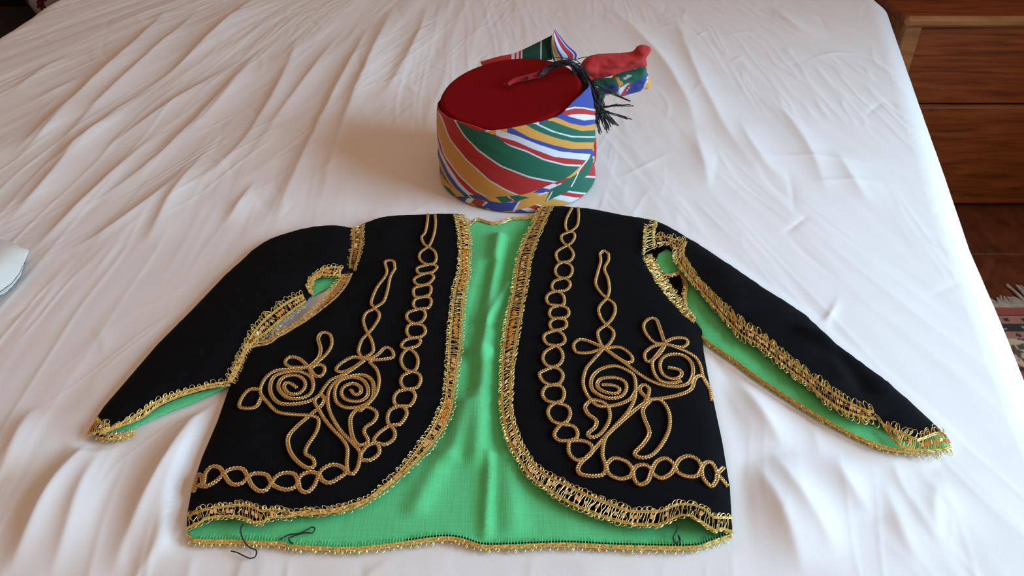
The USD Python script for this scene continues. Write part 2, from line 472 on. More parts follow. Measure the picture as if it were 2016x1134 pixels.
back_panel = Panel(
    H(T15, 3) + H([(1100, 416), (1230, 432), (1264, 440), (1262, 505), (1288, 548), (1362, 640), (1376, 657), (1383, 700), (1398, 790), (1416, 870), (1430, 960), (1436, 1040)], 2)
    + H(T3[::-1], 3) + H([(374, 1030), (384, 960), (404, 900), (434, 830), (457, 770), (482, 700), (530, 690), (600, 640), (660, 590), (694, 545), (702, 455), (760, 434), (840, 428), (900, 428)], 2),
    3.0, 0.01, spacing=0.0034, wrinkle=0.0035, wscale=(26, 7), seed=5, extra=lining_folds)

T4A = [(694.6, 449.6), (694.6, 481.7), (689.6, 506), (688, 528)]
T4B = [(714, 443), (713, 469), (708, 501.5), (698, 533.6)]
T5A = [(676, 541), (663.7, 558), (651, 573), (639, 593), (614, 615), (594.6, 632), (575, 643.5), (560, 650), (547, 657), (529, 671), (503, 675), (483, 683)]
T5B = [(694, 538.5), (683.5, 560.7), (668.6, 580.5), (651, 597), (629, 614.6), (604, 632), (582, 645), (560, 659), (547, 665), (529, 679), (503, 683), (481, 690)]
T6A = [(675, 528.6), (659, 525), (639, 528.6), (621.7, 538.5), (610, 551), (605, 566), (608, 577)]
T6B = [(670, 541), (654, 543.5), (634, 542), (621, 547), (615, 557), (612, 570.6), (614, 580.5)]
T7A = [(596, 580), (569, 592), (538, 614), (516, 633), (498.5, 655), (485, 678), (474, 700), (461, 726), (449, 748.5)]
T7B = [(603, 594), (575, 614), (551, 633), (525, 656), (503, 671), (491, 685), (480, 704), (466, 735), (455, 754)]
T8A = [(452, 750.7), (414.7, 756), (370.6, 767), (335, 778), (304, 792), (273.5, 813), (238, 832), (203, 850)]
T8B = [(454, 760), (414.7, 764), (370.6, 776), (339.7, 787), (309, 802), (278, 824), (238, 840), (194, 856)]
left_sleeve = Panel(
    H([(697, 449)], 5) + H([(660, 445), (640, 446), (600, 451), (575, 458), (540, 469), (515, 480), (495, 494), (480, 509), (440, 545), (380, 608), (310, 678), (250, 748), (205, 800), (188, 825), (176, 850)], 3)
    + H([(190, 855)] + T8B[::-1][1:-1], 8) + H(T7B[::-1], 9) + H([(608, 585)] + T6B[::-1], 9) + H([(684, 531), (690, 506), (694, 480)], 10),
    17, 0.022, wrinkle=0.004, wscale=(9, 9), seed=3)
left_sleeve_lining = Panel(H([(456, 756), (441, 764), (414, 776), (380, 792), (340, 807), (300, 824), (272, 837), (262, 844), (240, 848), (212, 849), (206, 840), (238, 828), (275, 808), (306, 787), (337, 772), (370, 761), (414, 752)], 3), 4.5, 0.01, spacing=0.003, wrinkle=0.003, seed=6)
left_armhole_lining = Panel(H([(607, 576), (608, 560), (615, 545), (640, 538), (668, 535), (672, 548), (662, 560), (648, 566), (630, 574), (614, 584)], 2), 4, 0.01, spacing=0.0028, wrinkle=0.004, wscale=(40, 40), seed=7)

T12A = [(1291, 467.5), (1305, 464.7), (1324, 470), (1339, 473), (1347, 481), (1344, 496), (1348, 512), (1372, 546.7), (1403, 582), (1434, 613), (1460.5, 637), (1478, 650), (1504.6, 665.7), (1540, 696.6), (1579.5, 727.5), (1619, 758), (1659, 785), (1698.6, 804), (1720.6, 811)]
T12B = [(1293.7, 480.7), (1309, 478), (1322, 481), (1330, 489), (1330.5, 507), (1337, 521), (1359, 549.7), (1392, 588), (1423, 623.6), (1449.6, 652), (1467, 665.5), (1494, 680), (1520, 702), (1555.5, 731), (1590.7, 757), (1626, 788), (1661, 810), (1702, 823), (1725, 827)]
T13 = [(1383, 665.7), (1416, 690), (1451.6, 714), (1487, 740.7), (1526.6, 767), (1575, 798), (1614.8, 822), (1654.5, 844), (1698.6, 866), (1734, 879.6), (1769, 887), (1809, 890.6)]


def sleeve_creases(v, d):
    h = np.zeros(len(v))
    for a, b, amp, w in [((1480, 640), (1590, 620), 5, .012), ((1590, 655), (1680, 700), 6, .012), ((1640, 690), (1700, 760), -7, .014), ((1420, 520), (1440, 600), 3, .02), ((1610, 640), (1660, 740), 4, .01)]:
        A, B = at([a], .013)[0, :2], at([b], .013)[0, :2]
        t = np.clip(((v - A) @ (B - A)) / ((B - A) @ (B - A)), 0, 1)
        r = np.linalg.norm(v - (A + t[:, None] * (B - A)), axis=1)
        h += amp / 1000 * np.exp(-(r / w) ** 2)
    return h


right_sleeve = Panel(
    H([(1290, 434), (1315, 445), (1340, 460), (1390, 490), (1440, 524), (1490, 559), (1520, 577), (1560, 603), (1600, 634), (1640, 672), (1690, 712), (1740, 746), (1790, 789), (1830, 826), (1854, 849)], 3)
    + H([(1845, 853), (1832, 855), (1815, 863), (1795, 863), (1777, 855), (1761, 849), (1746, 841), (1733, 834)], 10)
    + H(T12B[::-1], 13) + H([(1288, 470), (1286, 450)], 9),
    16, 0.02, wrinkle=0.004, wscale=(10, 10), seed=4, extra=sleeve_creases)
right_sleeve_lining = Panel(
    H([(1336, 505), (1380, 530), (1480, 620), (1600, 715), (1740, 815), (1790, 855)], 5) + H([(1815, 875), (1809, 888)] + T13[::-1][1:], 3)
    + H([(1375, 642), (1357, 615), (1350, 590), (1352, 560), (1340, 540)], 3), 5, 0.01, spacing=0.0034, wrinkle=0.004, wscale=(20, 14), seed=8)
right_sleeve_back = Panel(H([(1262, 512), (1264, 470), (1280, 450), (1312, 470), (1336, 490), (1350, 520), (1356, 570), (1360, 618), (1345, 610), (1310, 570)], 2), 2.5, 0.01, spacing=0.0034)
right_armhole_lining = Panel(H([(1291, 513), (1296, 500), (1312, 490), (1331, 500), (1340, 531), (1328, 538), (1310, 541), (1300, 532)], 5), 7, 0.01, spacing=0.0028, seed=9)

# ------------------------------------------------------------------ the bed and its cover
er = np.array([(1720, -40), (1735, 0), (1790, 160), (1850, 330), (1900, 480), (1960, 620), (2016, 760), (2120, 1000), (2160, 1134)], float)
el = np.array([(190, -32), (130, 0), (60, 36), (0, 70), (-160, 160), (-520, 400), (-900, 700), (-1200, 1000)], float)
R = 0.06
pr, pl_ = at(er, -0.016), at(el, -0.016)
pr[:, 0] -= R * 0.664
pl_[:, 0] += R * 0.6
jm = shapely.union_all([p.pol.buffer(0) for p in (left_front, right_front, back_panel, left_sleeve, right_sleeve, right_sleeve_lining, left_sleeve_lining)])
B0 = at([(1020, 342)])[0]
hat_disc = Polygon([(B0[0] + 0.125 * math.cos(a), B0[1] + 0.125 * math.sin(a)) for a in np.linspace(0, 2 * np.pi, 48, endpoint=False)])
mask_geo = jm.union(hat_disc).buffer(0.004)


A4 = lambda p: [(x / 4.03, y / 4.03) for x, y in p]
B2 = lambda p: [(x / 2.24, y / 2.24) for x, y in p]
C2 = lambda p: [(x / 2.24, 628 + y / 2.24) for x, y in p]
D2_ = lambda p: [(1116 + x / 2.24, y / 2.24) for x, y in p]
E2_ = lambda p: [(1116 + x / 2.24, 628 + y / 2.24) for x, y in p]
SHEET_FOLDS = [  # traced crests: (points, height mm, width mm of the side away from the window, of the side towards it)
    (A4([(1330, 60), (1250, 150), (1080, 370), (900, 500), (750, 640), (600, 800), (420, 950), (250, 1090), (60, 1250)]), 8, 9, 34),
    (A4([(2100, -60), (1900, 90), (1750, 210), (1550, 450), (1400, 560), (1250, 650), (1050, 790)]), 8, 9, 38),
    (A4([(1600, 30), (1430, 200), (1380, 330), (1150, 470), (950, 620), (850, 750), (700, 950), (560, 1090), (400, 1260)]), 5.5, 9, 24),
    (A4([(1230, 690), (1000, 850), (850, 950), (700, 1090), (560, 1250)]), 4.5, 7, 20),
    (A4([(1900, 480), (1700, 600), (1500, 740), (1350, 850), (1150, 960), (900, 1130), (760, 1260)]), 6, 10, 30),
    (A4([(2010, 450), (1850, 720), (1700, 870), (1550, 1000), (1430, 1133)]), 5, 9, 22),
    (A4([(660, 600), (400, 740), (250, 800)]), 2.5, 8, 16), (A4([(640, 380), (450, 480), (250, 620), (60, 760)]), 3, 10, 20),
    (B2([(1150, 230), (950, 430), (830, 580), (750, 680), (560, 790), (400, 860), (380, 970)]), 4.5, 7, 20),
    (B2([(700, 570), (560, 720), (480, 780), (350, 880), (250, 1000), (120, 1130)]), 4, 7, 18),
    (B2([(1320, 150), (1200, 450), (1130, 600), (1000, 700), (880, 780), (720, 900)]), 5.5, 10, 26),
    (B2([(1500, 150), (1350, 330), (1230, 560), (1130, 640), (1060, 760)]), 4, 8, 20),
    (B2([(1620, 100), (1540, 330), (1420, 520), (1330, 700), (1260, 850), (1190, 1020)]), 7.5, 11, 30),
    (B2([(1740, 20), (1660, 200), (1590, 380), (1500, 600), (1440, 800), (1390, 960)]), 8, 14, 34),
    (B2([(1890, 0), (1860, 150), (1740, 340), (1660, 480)]), 5, 12, 28),
    (B2([(1130, 790), (1060, 900), (980, 1000)]), 3, 7, 15), (B2([(330, 440), (230, 560), (60, 700)]), 3.5, 8, 18), (B2([(420, 540), (280, 700), (150, 860), (0, 1000)]), 4, 8, 20),
    (B2([(950, 640), (850, 740), (740, 900), (640, 1080)]), 4, 8, 20), (B2([(840, 740), (560, 960), (280, 1110)]), 3.5, 8, 18), (B2([(560, 480), (380, 610), (160, 760)]), 3, 8, 16),
    (C2([(160, 380), (60, 560), (0, 700)]), 5, 12, 24), (C2([(640, 300), (560, 380), (330, 640), (170, 880), (40, 1130)]), 5, 11, 28),
    (C2([(920, 340), (790, 560), (690, 720), (570, 950), (490, 1140)]), 9, 14, 30), (C2([(820, 640), (800, 800), (700, 980), (620, 1140)]), 3.5, 9, 20),
    (C2([(350, 560), (220, 780), (100, 1000), (40, 1130)]), 5, 10, 26), (C2([(470, 560), (370, 780), (270, 1000), (230, 1140)]), 5, 10, 24),
    (D2_([(200, 20), (340, 190), (450, 300), (540, 450), (580, 640)]), 7, 22, 26), (D2_([(450, 50), (560, 230), (620, 450), (680, 560), (780, 680), (900, 780)]), 5, 14, 24),
    (D2_([(910, 20), (980, 110), (1150, 170)]), 4, 14, 24), (D2_([(850, 380), (970, 520), (1080, 640), (1150, 870)]), 4, 14, 24), (D2_([(560, 560), (600, 700), (630, 840)]), 4, 14, 20),
    (D2_([(1180, 650), (1260, 780), (1340, 900)]), 3, 12, 20), (D2_([(760, 520), (840, 680), (970, 800)]), 3.5, 12, 20),
    (D2_([(1050, 260), (1250, 225), (1400, 290), (1470, 380)]), 1.5, 7, 7), (D2_([(830, 690), (1050, 680), (1300, 710), (1600, 800)]), 1.3, 6, 6), (D2_([(1060, 800), (1300, 790), (1500, 830)]), 1.0, 6, 6),
    (E2_([(750, 250), (870, 420), (970, 580)]), 5, 14, 22), (E2_([(820, 620), (900, 730), (970, 900), (1050, 1140)]), 6, 14, 26), (E2_([(1180, 590), (1260, 750), (1350, 880)]), 4, 14, 22),
    (E2_([(900, 560), (1080, 850), (1200, 1050)]), 4.5, 12, 24), (E2_([(1640, 700), (1620, 860), (1660, 980)]), 3, 14, 18), (E2_([(1400, 700), (1460, 900), (1560, 1100)]), 3, 12, 20),
]


def straighten(pl):
    P = at(resample(np.array(pl, float), 12.0), 0.0)[:, :2]
    t = np.linspace(-1, 1, len(P))
    return np.stack([np.polyval(np.polyfit(t, P[:, k], 3 if len(pl) > 6 else 2), t) for k in range(2)], 1)


SHEET_LINES = [(straighten(pl), amp * (1.6 if np.mean([p[0] for p in pl]) < 900 else 1.35), wl * (1.0 if np.mean([p[0] for p in pl]) < 900 else 1.25), wr) for pl, amp, wl, wr in SHEET_FOLDS]
rng = np.random.default_rng(42)
for _ in range(230):      # small straight creases of the pressed cotton
    c = np.array([rng.uniform(-1.0, 0.8), rng.uniform(0.25, 2.1)])
    fan = -0.35 * c[0] / (1 + 0.4 * (1.2 - c[1]))
    ang = math.atan2(-1, -fan * -1.0) + rng.normal(0, 0.45)
    ln = rng.uniform(0.025, 0.085)
    d = np.array([math.cos(ang), math.sin(ang)]) * ln
    bend = np.array([-d[1], d[0]]) * rng.normal(0, 0.08)
    w = rng.uniform(2.2, 5.0)
    SHEET_LINES.append((spline(np.array([c - d, c + bend, c + d]), 5), rng.uniform(0.35, 1.1) * rng.choice([1, 1, -1]), w, w * rng.uniform(1, 2.2)))


def traced_folds(x, y):
    h = np.zeros_like(x)
    for P, amp, wl, wr in SHEET_LINES:
        P = resample(P, 0.012)
        reach = min(0.088, 0.004 * max(wl, wr))
        lo, hi = P.min(0) - reach, P.max(0) + reach
        k = (x > lo[0]) & (x < hi[0]) & (y > lo[1]) & (y < hi[1])
        if not k.any():
            continue
        q = np.c_[x[k], y[k]]
        q = q + 0.0025 * (np.c_[meshkit.noise(np.c_[q * 18, np.zeros(len(q))], 3), meshkit.noise(np.c_[q * 18, np.ones(len(q))], 4)] - 0.5)
        best, sg, tt = np.full(len(q), 9.0), np.zeros(len(q)), np.zeros(len(q))
        for i in range(len(P) - 1):
            d = P[i + 1] - P[i]
            L = np.linalg.norm(d) + 1e-9
            u = np.clip((q - P[i]) @ d / L ** 2, 0, 1)
            e = q - P[i] - u[:, None] * d
            r = np.hypot(e[:, 0], e[:, 1])
            b = r < best
            best[b], sg[b], tt[b] = r[b], (d[0] * e[b, 1] - d[1] * e[b, 0]), (i + u[b]) / (len(P) - 1)
        west = np.where(P[-1, 1] < P[0, 1], sg < 0, sg > 0)      # the side towards -x
        w = np.where(west, wl, wr) / 1000
        taper = np.sin(np.pi * np.clip(tt, 0, 1)) ** 1.1
        hh = np.exp(-(np.sqrt(best ** 2 + 0.0025 ** 2) - 0.0025) / w) * np.clip(1 - (best / reach) ** 2, 0, 1)
        h[k] += amp / 1000 * hh * taper
    return h


def sheet_height(x, y):
    """Wrinkles of the bed cover, in metres: traced folds, and finer ones that fan out along the bed."""
    s = x / (1 + 0.4 * (1.2 - np.clip(y, 0.2, 2.4)))
    p = np.stack([s, y, np.zeros_like(s)], -1)
    warp = meshkit.fbm(p * [5, 2.2, 1], 2, 11) - 0.5
    s2 = s + 0.05 * warp
    left = np.clip((0.35 - s) / 0.9, 0, 1) ** 0.8
    n1 = meshkit.fbm(np.stack([s2 * 15, y * 1.6, s * 0], -1), 3, 21)
    n2 = meshkit.fbm(np.stack([(s2 + 0.15 * y) * 34, y * 2.6, s * 0], -1), 3, 33)
    n3 = meshkit.fbm(np.stack([(s2 - 0.25 * y) * 42, (y + 0.3 * s) * 5, s * 0], -1), 2, 47)
    h = traced_folds(x, y)
    h += 0.007 * (n1 - 0.5) * (0.4 + 0.6 * left)
    r2 = 1 - np.abs(2 * n2 - 1)
    h += 0.0011 * (r2 ** 5 - 0.2) * (0.45 + 0.75 * left) * np.clip(2.2 * meshkit.noise(p * [6, 3, 1], 5) - 0.4, 0, 1)
    r3 = 1 - np.abs(2 * n3 - 1)
    h += 0.0010 * r3 ** 7 * np.clip(3 * meshkit.noise(p * [5, 4, 1] + 9.3, 6) - 1.1, 0, 1)
    h += 0.006 * (meshkit.fbm(p * [3, 1.5, 1], 2, 61) - 0.5)
    return h - 0.002


ys = np.r_[np.linspace(0.12, 1.2, 400), np.linspace(1.2, 2.3, 250)[1:], 2.3 + np.linspace(0, 0.6, 12)[1:]]
na, nt = 30, 760
prof_a = np.r_[np.linspace(0, np.pi / 2 * R, 14)[1:], np.pi / 2 * R + np.linspace(0, 0.42, na - 12)[1:]]


def drop(a):
    ang = np.clip(a / R, 0, np.pi / 2)
    return R * np.sin(ang), R * (1 - np.cos(ang)) + np.maximum(a - np.pi / 2 * R, 0)


# foot-end rows hang down too
rows = [(0.12, a) for a in prof_a[::-1]] + [(y, 0.0) for y in ys]
Y = np.array([r[0] for r in rows])
A = np.array([r[1] for r in rows])
dy, dzy = drop(A)
o = np.argsort(pr[:, 1])
xr = np.interp(Y, pr[o, 1], pr[o, 0])
o = np.argsort(pl_[:, 1])
xl = np.interp(Y, pl_[o, 1], pl_[o, 0])
xl = np.clip(xl, -1.06, None)
xr = np.minimum(xr, 0.84)
t = np.linspace(0, 1, nt)
X = xl[:, None] + (xr - xl)[:, None] * t[None]
dx, dzx = drop(prof_a)
X = np.hstack([xl[:, None] - dx[::-1][None], X, xr[:, None] + dx[None]])
DZ = np.hstack([np.repeat(dzx[::-1][None], len(Y), 0), np.zeros((len(Y), nt)), np.repeat(dzx[None], len(Y), 0)])
YY = np.repeat((Y - dy)[:, None], X.shape[1], 1)
hh = sheet_height(X, YY)
pts = shapely.points(np.c_[X.ravel(), YY.ravel()])
dist = shapely.distance(mask_geo, pts).reshape(X.shape)
keep = np.clip(dist / 0.02, 0, 1)
keep = keep * keep * (3 - 2 * keep)
hh = hh * keep - 0.0012 * (1 - keep)
hh = np.where(dist < 0.012, np.minimum(hh, dist * 0.35 - 0.0012), hh)
# the drop at the sides ripples sideways, not up
side_amt = np.clip(DZ / R, 0, 1)
ripple = 0.014 * (meshkit.fbm(np.stack([X * 0, YY * 9, DZ * 2], -1), 2, 71) - 0.5)
sgn = np.where(np.arange(X.shape[1]) < X.shape[1] // 2, -1.0, 1.0)[None]
X = X + sgn * ripple * np.clip((DZ - 0.03) / 0.1, 0, 1)
ZZ = Z0 + hh * (1 - side_amt) - np.maximum(DZ, dzy[:, None])
bed = thing('bed', 'bed with a low wooden base under the white cover', 'bed')
obj('mattress', box(-1.0, 0.50, 0.17, 2.8, 0.22, 0.50, 0.05), 'mattress', bed)
obj('base', box(-0.99, 0.50, 0.18, 2.82, 0.08, 0.215, 0.01), 'darkwood', bed)
for sx in (-0.93, 0.44):
    for sy in (0.25, 2.7):
        obj('leg', box(sx - 0.03, sx + 0.03, sy - 0.03, sy + 0.03, 0.0, 0.085, 0.004), 'darkwood', bed)
sheet = obj('bed_cover', grid_mesh(np.stack([X, YY, ZZ], -1)), 'sheet', smooth=True)
tag(sheet, 'white wrinkled cotton bed cover spread under the jacket and hat', 'bed cover')

# ------------------------------------------------------------------ gold lace along two traced rails
jacket = thing('jacket', 'black embroidered jacket with gold trim and green lining, laid open on the bed', 'jacket', (0, 0, 0))


def rails3(A, B, ha, hb, lift=0.0008, panel=None):
    def one(T, h):
        T = np.asarray(T, float)
        s = spline(T, 6)
        if panel is not None:
            return panel.on(s, lift + h / 1000)
        hh = np.interp(np.linspace(0, 1, len(s)), np.linspace(0, 1, len(T)), np.broadcast_to(h, (len(T),)))
        return at(s, hh / 1000 + lift)
    a, b = one(A, ha), one(B, hb)
    n = max(int(max(np.linalg.norm(np.diff(a, axis=0), axis=1).sum(), np.linalg.norm(np.diff(b, axis=0), axis=1).sum()) / 0.0011), 8)

    def rs(P):
        s = np.r_[0, np.cumsum(np.linalg.norm(np.diff(P, axis=0), axis=1))]
        return np.stack([np.interp(np.linspace(0, s[-1], n), s, P[:, k]) for k in range(3)], 1)
    return rs(a), rs(b)


def lace(a, b, loops='ab', cross=0.0023, sequins=0.0, amber=None, loop_r=0.0021, loop_gap=0.0046, fancy=1.0, long=1.0, parent=None, label=None, seed=0):
    """Gold lace: two gimp rails a, b (n x 3), cross threads, picot loops outside, sequins between."""
    parent = parent or jacket
    rng = np.random.default_rng(seed + 100)
    n = len(a)
    w = b - a
    wl = np.linalg.norm(w, axis=1, keepdims=True)
    u = w / np.maximum(wl, 1e-6)
    mid = (a + b) / 2
    tang = np.gradient(mid, axis=0)
    tang /= np.linalg.norm(tang, axis=1, keepdims=True) + 1e-12
    nrm = np.cross(tang, u)
    nrm = np.where(nrm[:, 2:] < 0, -nrm, nrm)
    nrm /= np.linalg.norm(nrm, axis=1, keepdims=True) + 1e-12
    L = np.r_[0, np.cumsum(np.linalg.norm(np.diff(mid, axis=0), axis=1))]
    rail = []
    for base, sgn in ((a, 1), (b, -1)):
        for off, r in ((0.0002, 0.00075), (0.0019, 0.00065)):
            P = base + u * sgn * np.minimum(off, wl * 0.3) + nrm * (0.0003 + 0.0003 * np.sin(L / 0.0015 + off * 900)[:, None])
            rail.append(tube(resample(P, 0.0014), r, 5))
    root = obj('gold_trim', rail, 'lace', parent, label=label)
    cs = []
    pos = np.arange(0.001, L[-1], cross)
    def pick(arr, s):
        return np.stack([np.interp(s, L, arr[:, k]) for k in range(3)], -1)
    for s in pos:
        s1 = s + rng.normal(0, cross * 0.3)
        s2 = s + rng.normal(0, cross * 0.5)
        p, q = pick(a, s1), pick(b, s2)
        nn = pick(nrm, s)
        bow = pick(tang, s) * rng.normal(0, 0.0008)
        cs.append(tube(np.array([p, p * .66 + q * .34 + nn * .0009 + bow, p * .34 + q * .66 + nn * .0009 - bow, q]), 0.00034, 4))
    if cs:
        obj('cross_thread', cs, 'lace', root, kind='stuff')
    lp = []
    for base, sgn, key in ((a, -1, 'a'), (b, 1, 'b')):
        if key not in loops:
            continue
        for s in np.arange(0.002, L[-1] - 0.001, loop_gap):
            s = s + rng.normal(0, 0.0005)
            c, uu, tt, nn = pick(base, s), pick(u, s) * sgn, pick(tang, s), pick(nrm, s)
            rr = loop_r * rng.uniform(0.75, 1.25) * fancy
            tw = rng.normal(0, 0.3)
            ang = np.linspace(-0.75 * np.pi, 0.75 * np.pi, 11)
            d1 = uu * math.cos(tw) + tt * math.sin(tw)
            d2 = tt * math.cos(tw) - uu * math.sin(tw)
            P = c + d1 * (rr * 0.55 + rr * np.cos(ang) * 1.1)[:, None] * long + d2 * (rr * np.sin(ang))[:, None] + nn * (0.0006 + 0.0006 * rng.normal() + 0.0012 * rng.uniform(0, 1) * np.cos(ang))[:, None]
            lp.append(tube(P, 0.00036, 4))
            if rng.uniform() < 0.5:
                P2 = c + (P - c) * 0.62 + nn * 0.0003
                lp.append(tube(P2, 0.0003, 4))
    if lp:
        obj('picot_loop', lp, 'lace', root, kind='stuff')
    sq, am = [], []
    if sequins > 0:
        for s in np.arange(0.002, L[-1] - 0.001, 0.0034):
            f = s / L[-1]
            isam = amber is not None and any(x0 <= f <= x1 for x0, x1 in amber)
            if not isam and rng.uniform() > sequins:
                continue
            c = pick(mid, s) + pick(u, s) * rng.normal(0, 0.0006) + pick(nrm, s) * 0.0012
            uu, tt, nn = pick(u, s), pick(tang, s), pick(nrm, s)
            width = float(np.interp(s, L, wl[:, 0]))
            e = trimesh.creation.box([max(min(width * 0.42, 0.0042), 0.0012), 0.0028, 0.00025])
            ra = trimesh.transformations.euler_matrix(rng.normal(0, 0.22), rng.normal(0, 0.22), rng.normal(0, 0.15))
            fr = np.eye(4)
            fr[:3, 0], fr[:3, 1], fr[:3, 2], fr[:3, 3] = uu, tt, nn, c
            e.apply_transform(fr @ ra)
            (am if isam else sq).append(e)
    if sq:
        obj('sequin', sq, 'sequin', root, smooth=False, kind='stuff', label='shiny gold sequins')
    if am:
        obj('amber_sequin', am, 'amber', root, smooth=False, kind='stuff', label='orange foil sequins')
    return root


obj('back_panel', back_panel.mesh, 'lining', jacket, smooth=True, label='green cotton lining of the back panel')
obj('front_panel', left_front.mesh, 'felt', jacket, smooth=40)
obj('front_panel', right_front.mesh, 'felt', jacket, smooth=40)
obj('sleeve', left_sleeve.mesh, 'felt', jacket, smooth=40)
obj('sleeve', right_sleeve.mesh, 'felt', jacket, smooth=40)
obj('sleeve_back', right_sleeve_back.mesh, 'felt', jacket, smooth=40)
obj('sleeve_lining', left_sleeve_lining.mesh, 'lining', jacket, smooth=True, label='green lining showing under the black sleeve')
obj('sleeve_lining', right_sleeve_lining.mesh, 'lining', jacket, smooth=True, label='green lining showing in the open sleeve slit')
obj('armhole_lining', left_armhole_lining.mesh, 'lining', jacket, smooth=True)
obj('armhole_lining', right_armhole_lining.mesh, 'lining', jacket, smooth=True)

lace(*rails3(T1A, T1B, 0, 0.6, panel=left_front), sequins=0.55, amber=[(0.02, 0.10), (0.13, 0.27), (0.34, 0.40), (0.55, 0.60)], seed=1)
lace(*rails3(T2B, T2A, 0, 0.6, panel=right_front), sequins=0.45, amber=[(0.36, 0.46)], seed=2)
off = np.array([0, 7.0])
lace(*rails3(T3, [(x, y + 7) for x, y in T3], 3.4, 2.0), loops='b', sequins=0, cross=0.003, loop_gap=0.007, seed=3)
lace(*rails3(T15, [(x, y - 4) for x, y in T15], 3.6, 2.6), loops='', cross=0.004, seed=4)
lace(*rails3(T4A, T4B, 0, 0, panel=left_front), sequins=0.8, seed=5)
lace(*rails3(T5A, T5B, 7, 8.4), sequins=0.3, amber=[(0.05, 0.35)], loops='a', seed=6)
lace(*rails3(T6A, T6B, 0.5, 0, panel=left_sleeve), sequins=0.3, amber=[(0.1, 0.6)], seed=7)
lace(*rails3(T7A, T7B, 0.5, 0, panel=left_sleeve), sequins=0.8, amber=[(0.2, 0.3)], fancy=1.1, long=1.6, seed=8)
lace(*rails3(T8A, T8B, 0.5, 0, panel=left_sleeve), loops='a', sequins=0.0, loop_gap=0.007, seed=9)
lace(*rails3([(188, 826), (197, 830), (206, 833), (216.4, 837)], [(172, 855), (186.5, 854), (199.7, 848.8), (216.4, 842)], [6, 10, 11, 10], [4, 9, 10, 10]), sequins=0.4, amber=[(0, 0.5)], cross=0.0013, seed=10)
lace(*rails3([(193.5, 855), (209, 856), (226, 856.7), (243.8, 855.8), (266, 849.7)], [(189, 861), (202, 864.7), (220, 866.4), (237.6, 865.5), (266, 857)], 3, 2), sequins=0.5, cross=0.0014, seed=11)
lace(*rails3([(1273, 433.5), (1270, 463.7), (1268, 492), (1266, 503)], [(1291, 434.5), (1286, 458), (1287, 480.7), (1289, 490)], [6, 14, 14.5, 11], [6, 13, 13, 12]), sequins=0.0, cross=0.0042, seed=12)
T11A = [(1267, 505), (1273, 531), (1286, 545), (1297.5, 562), (1312.6, 582.6), (1331.5, 602), (1350, 622), (1366, 636)]
T11B = [(1277, 501.5), (1291, 518.5), (1302, 539), (1315, 558), (1328, 577), (1341, 594), (1354, 611), (1369, 630)]
lace(*rails3(T11A, T11B, 8, 7), sequins=0.7, amber=[(0.1, 0.25)], seed=13, cross=0.0015)
lace(*rails3(T12A, T12B, 0.5, 0, panel=right_sleeve), sequins=0.9, amber=[(0.2, 0.23), (0.3, 0.33), (0.5, 0.53)], fancy=1.15, long=2.1, loop_gap=0.0044, seed=14)
lace(*rails3([(x - 2, y - 4) for x, y in T13], [(x, y + 3) for x, y in T13], 4.5, 3), loops='b', sequins=0, cross=0.0022, loop_gap=0.007, seed=15)
lace(*rails3([(1732, 831.6), (1746, 837), (1761, 845), (1777, 851), (1793, 860), (1804.6, 862.5)], [(1742.7, 844), (1754, 862.5), (1768, 877), (1777, 881), (1793, 884), (1801, 886.6)], 13, 9), loops='a', sequins=0.7, amber=[(0.1, 0.2)], fancy=1.2, long=1.8, cross=0.0012, seed=16)
lace(*rails3([(1804.6, 865), (1819.5, 860), (1836.7, 853), (1850.5, 851), (1863, 858)], [(1802, 886.6), (1822, 890), (1844.7, 889), (1862, 886.6), (1874, 881)], 9, 4), loops='ab', sequins=0.4, amber=[(0.1, 0.9)], fancy=1.1, long=1.8, cross=0.0014, seed=17)
cuff_lining = Panel(H([(1815, 866), (1832, 855), (1848, 848), (1860, 853), (1868, 872), (1866, 884), (1840, 887), (1812, 885)], 3), 6, 0.01, spacing=0.003, seed=10)
obj('cuff_lining', cuff_lining.mesh, 'lining', jacket, smooth=True)
lace(*rails3([(1311, 540), (1325, 539), (1339, 532)], [(1311, 543), (1326, 543), (1340, 536)], 8, 8), loops='b', cross=0.003, seed=18)
lace(*rails3([(1340, 541), (1349, 562), (1346, 582), (1349, 600)], [(1344, 540), (1354, 562), (1351, 584), (1353, 604)], 7, 6), loops='a', cross=0.003, seed=19)

# ------------------------------------------------------------------ embroidered cords
z4 = lambda p: Z(660, 390, 2.765, p)
z3 = lambda p: Z(360, 640, 2.3625, p)
z5 = lambda p: Z(980, 390, 2.765, p)
z6 = lambda p: Z(960, 700, 2.766, p)


def cord(pts, panel, closed=False, curve=True):
    s = spline(pts, 6, closed) if curve else np.asarray(pts, float)
    if closed:
        s = np.vstack([s, s[:1]])
    P = panel.on(s, 0.0016)
    obj('embroidery_cord', braid(P), 'gold', jacket, smooth=True)


def chain(nodes, bulges, panel, head=None, tail=None):
    """Two cords that cross at every node: bulges = ([side one points], [side two points]) between nodes."""
    sides = [[], []]
    if head:
        sides[0] += head[0]
        sides[1] += head[1]
    k = 0
    for i, nd in enumerate(nodes):
        sides[0].append(nd)
        sides[1].append(nd)
        if i < len(bulges):
            one, two = bulges[i]
            k ^= 1
            sides[k] += one
            sides[1 - k] += two
    if tail:
        sides[k ^ 1] += tail[0]
        sides[k] += tail[1]
    for s in sides:
        cord(s, panel)


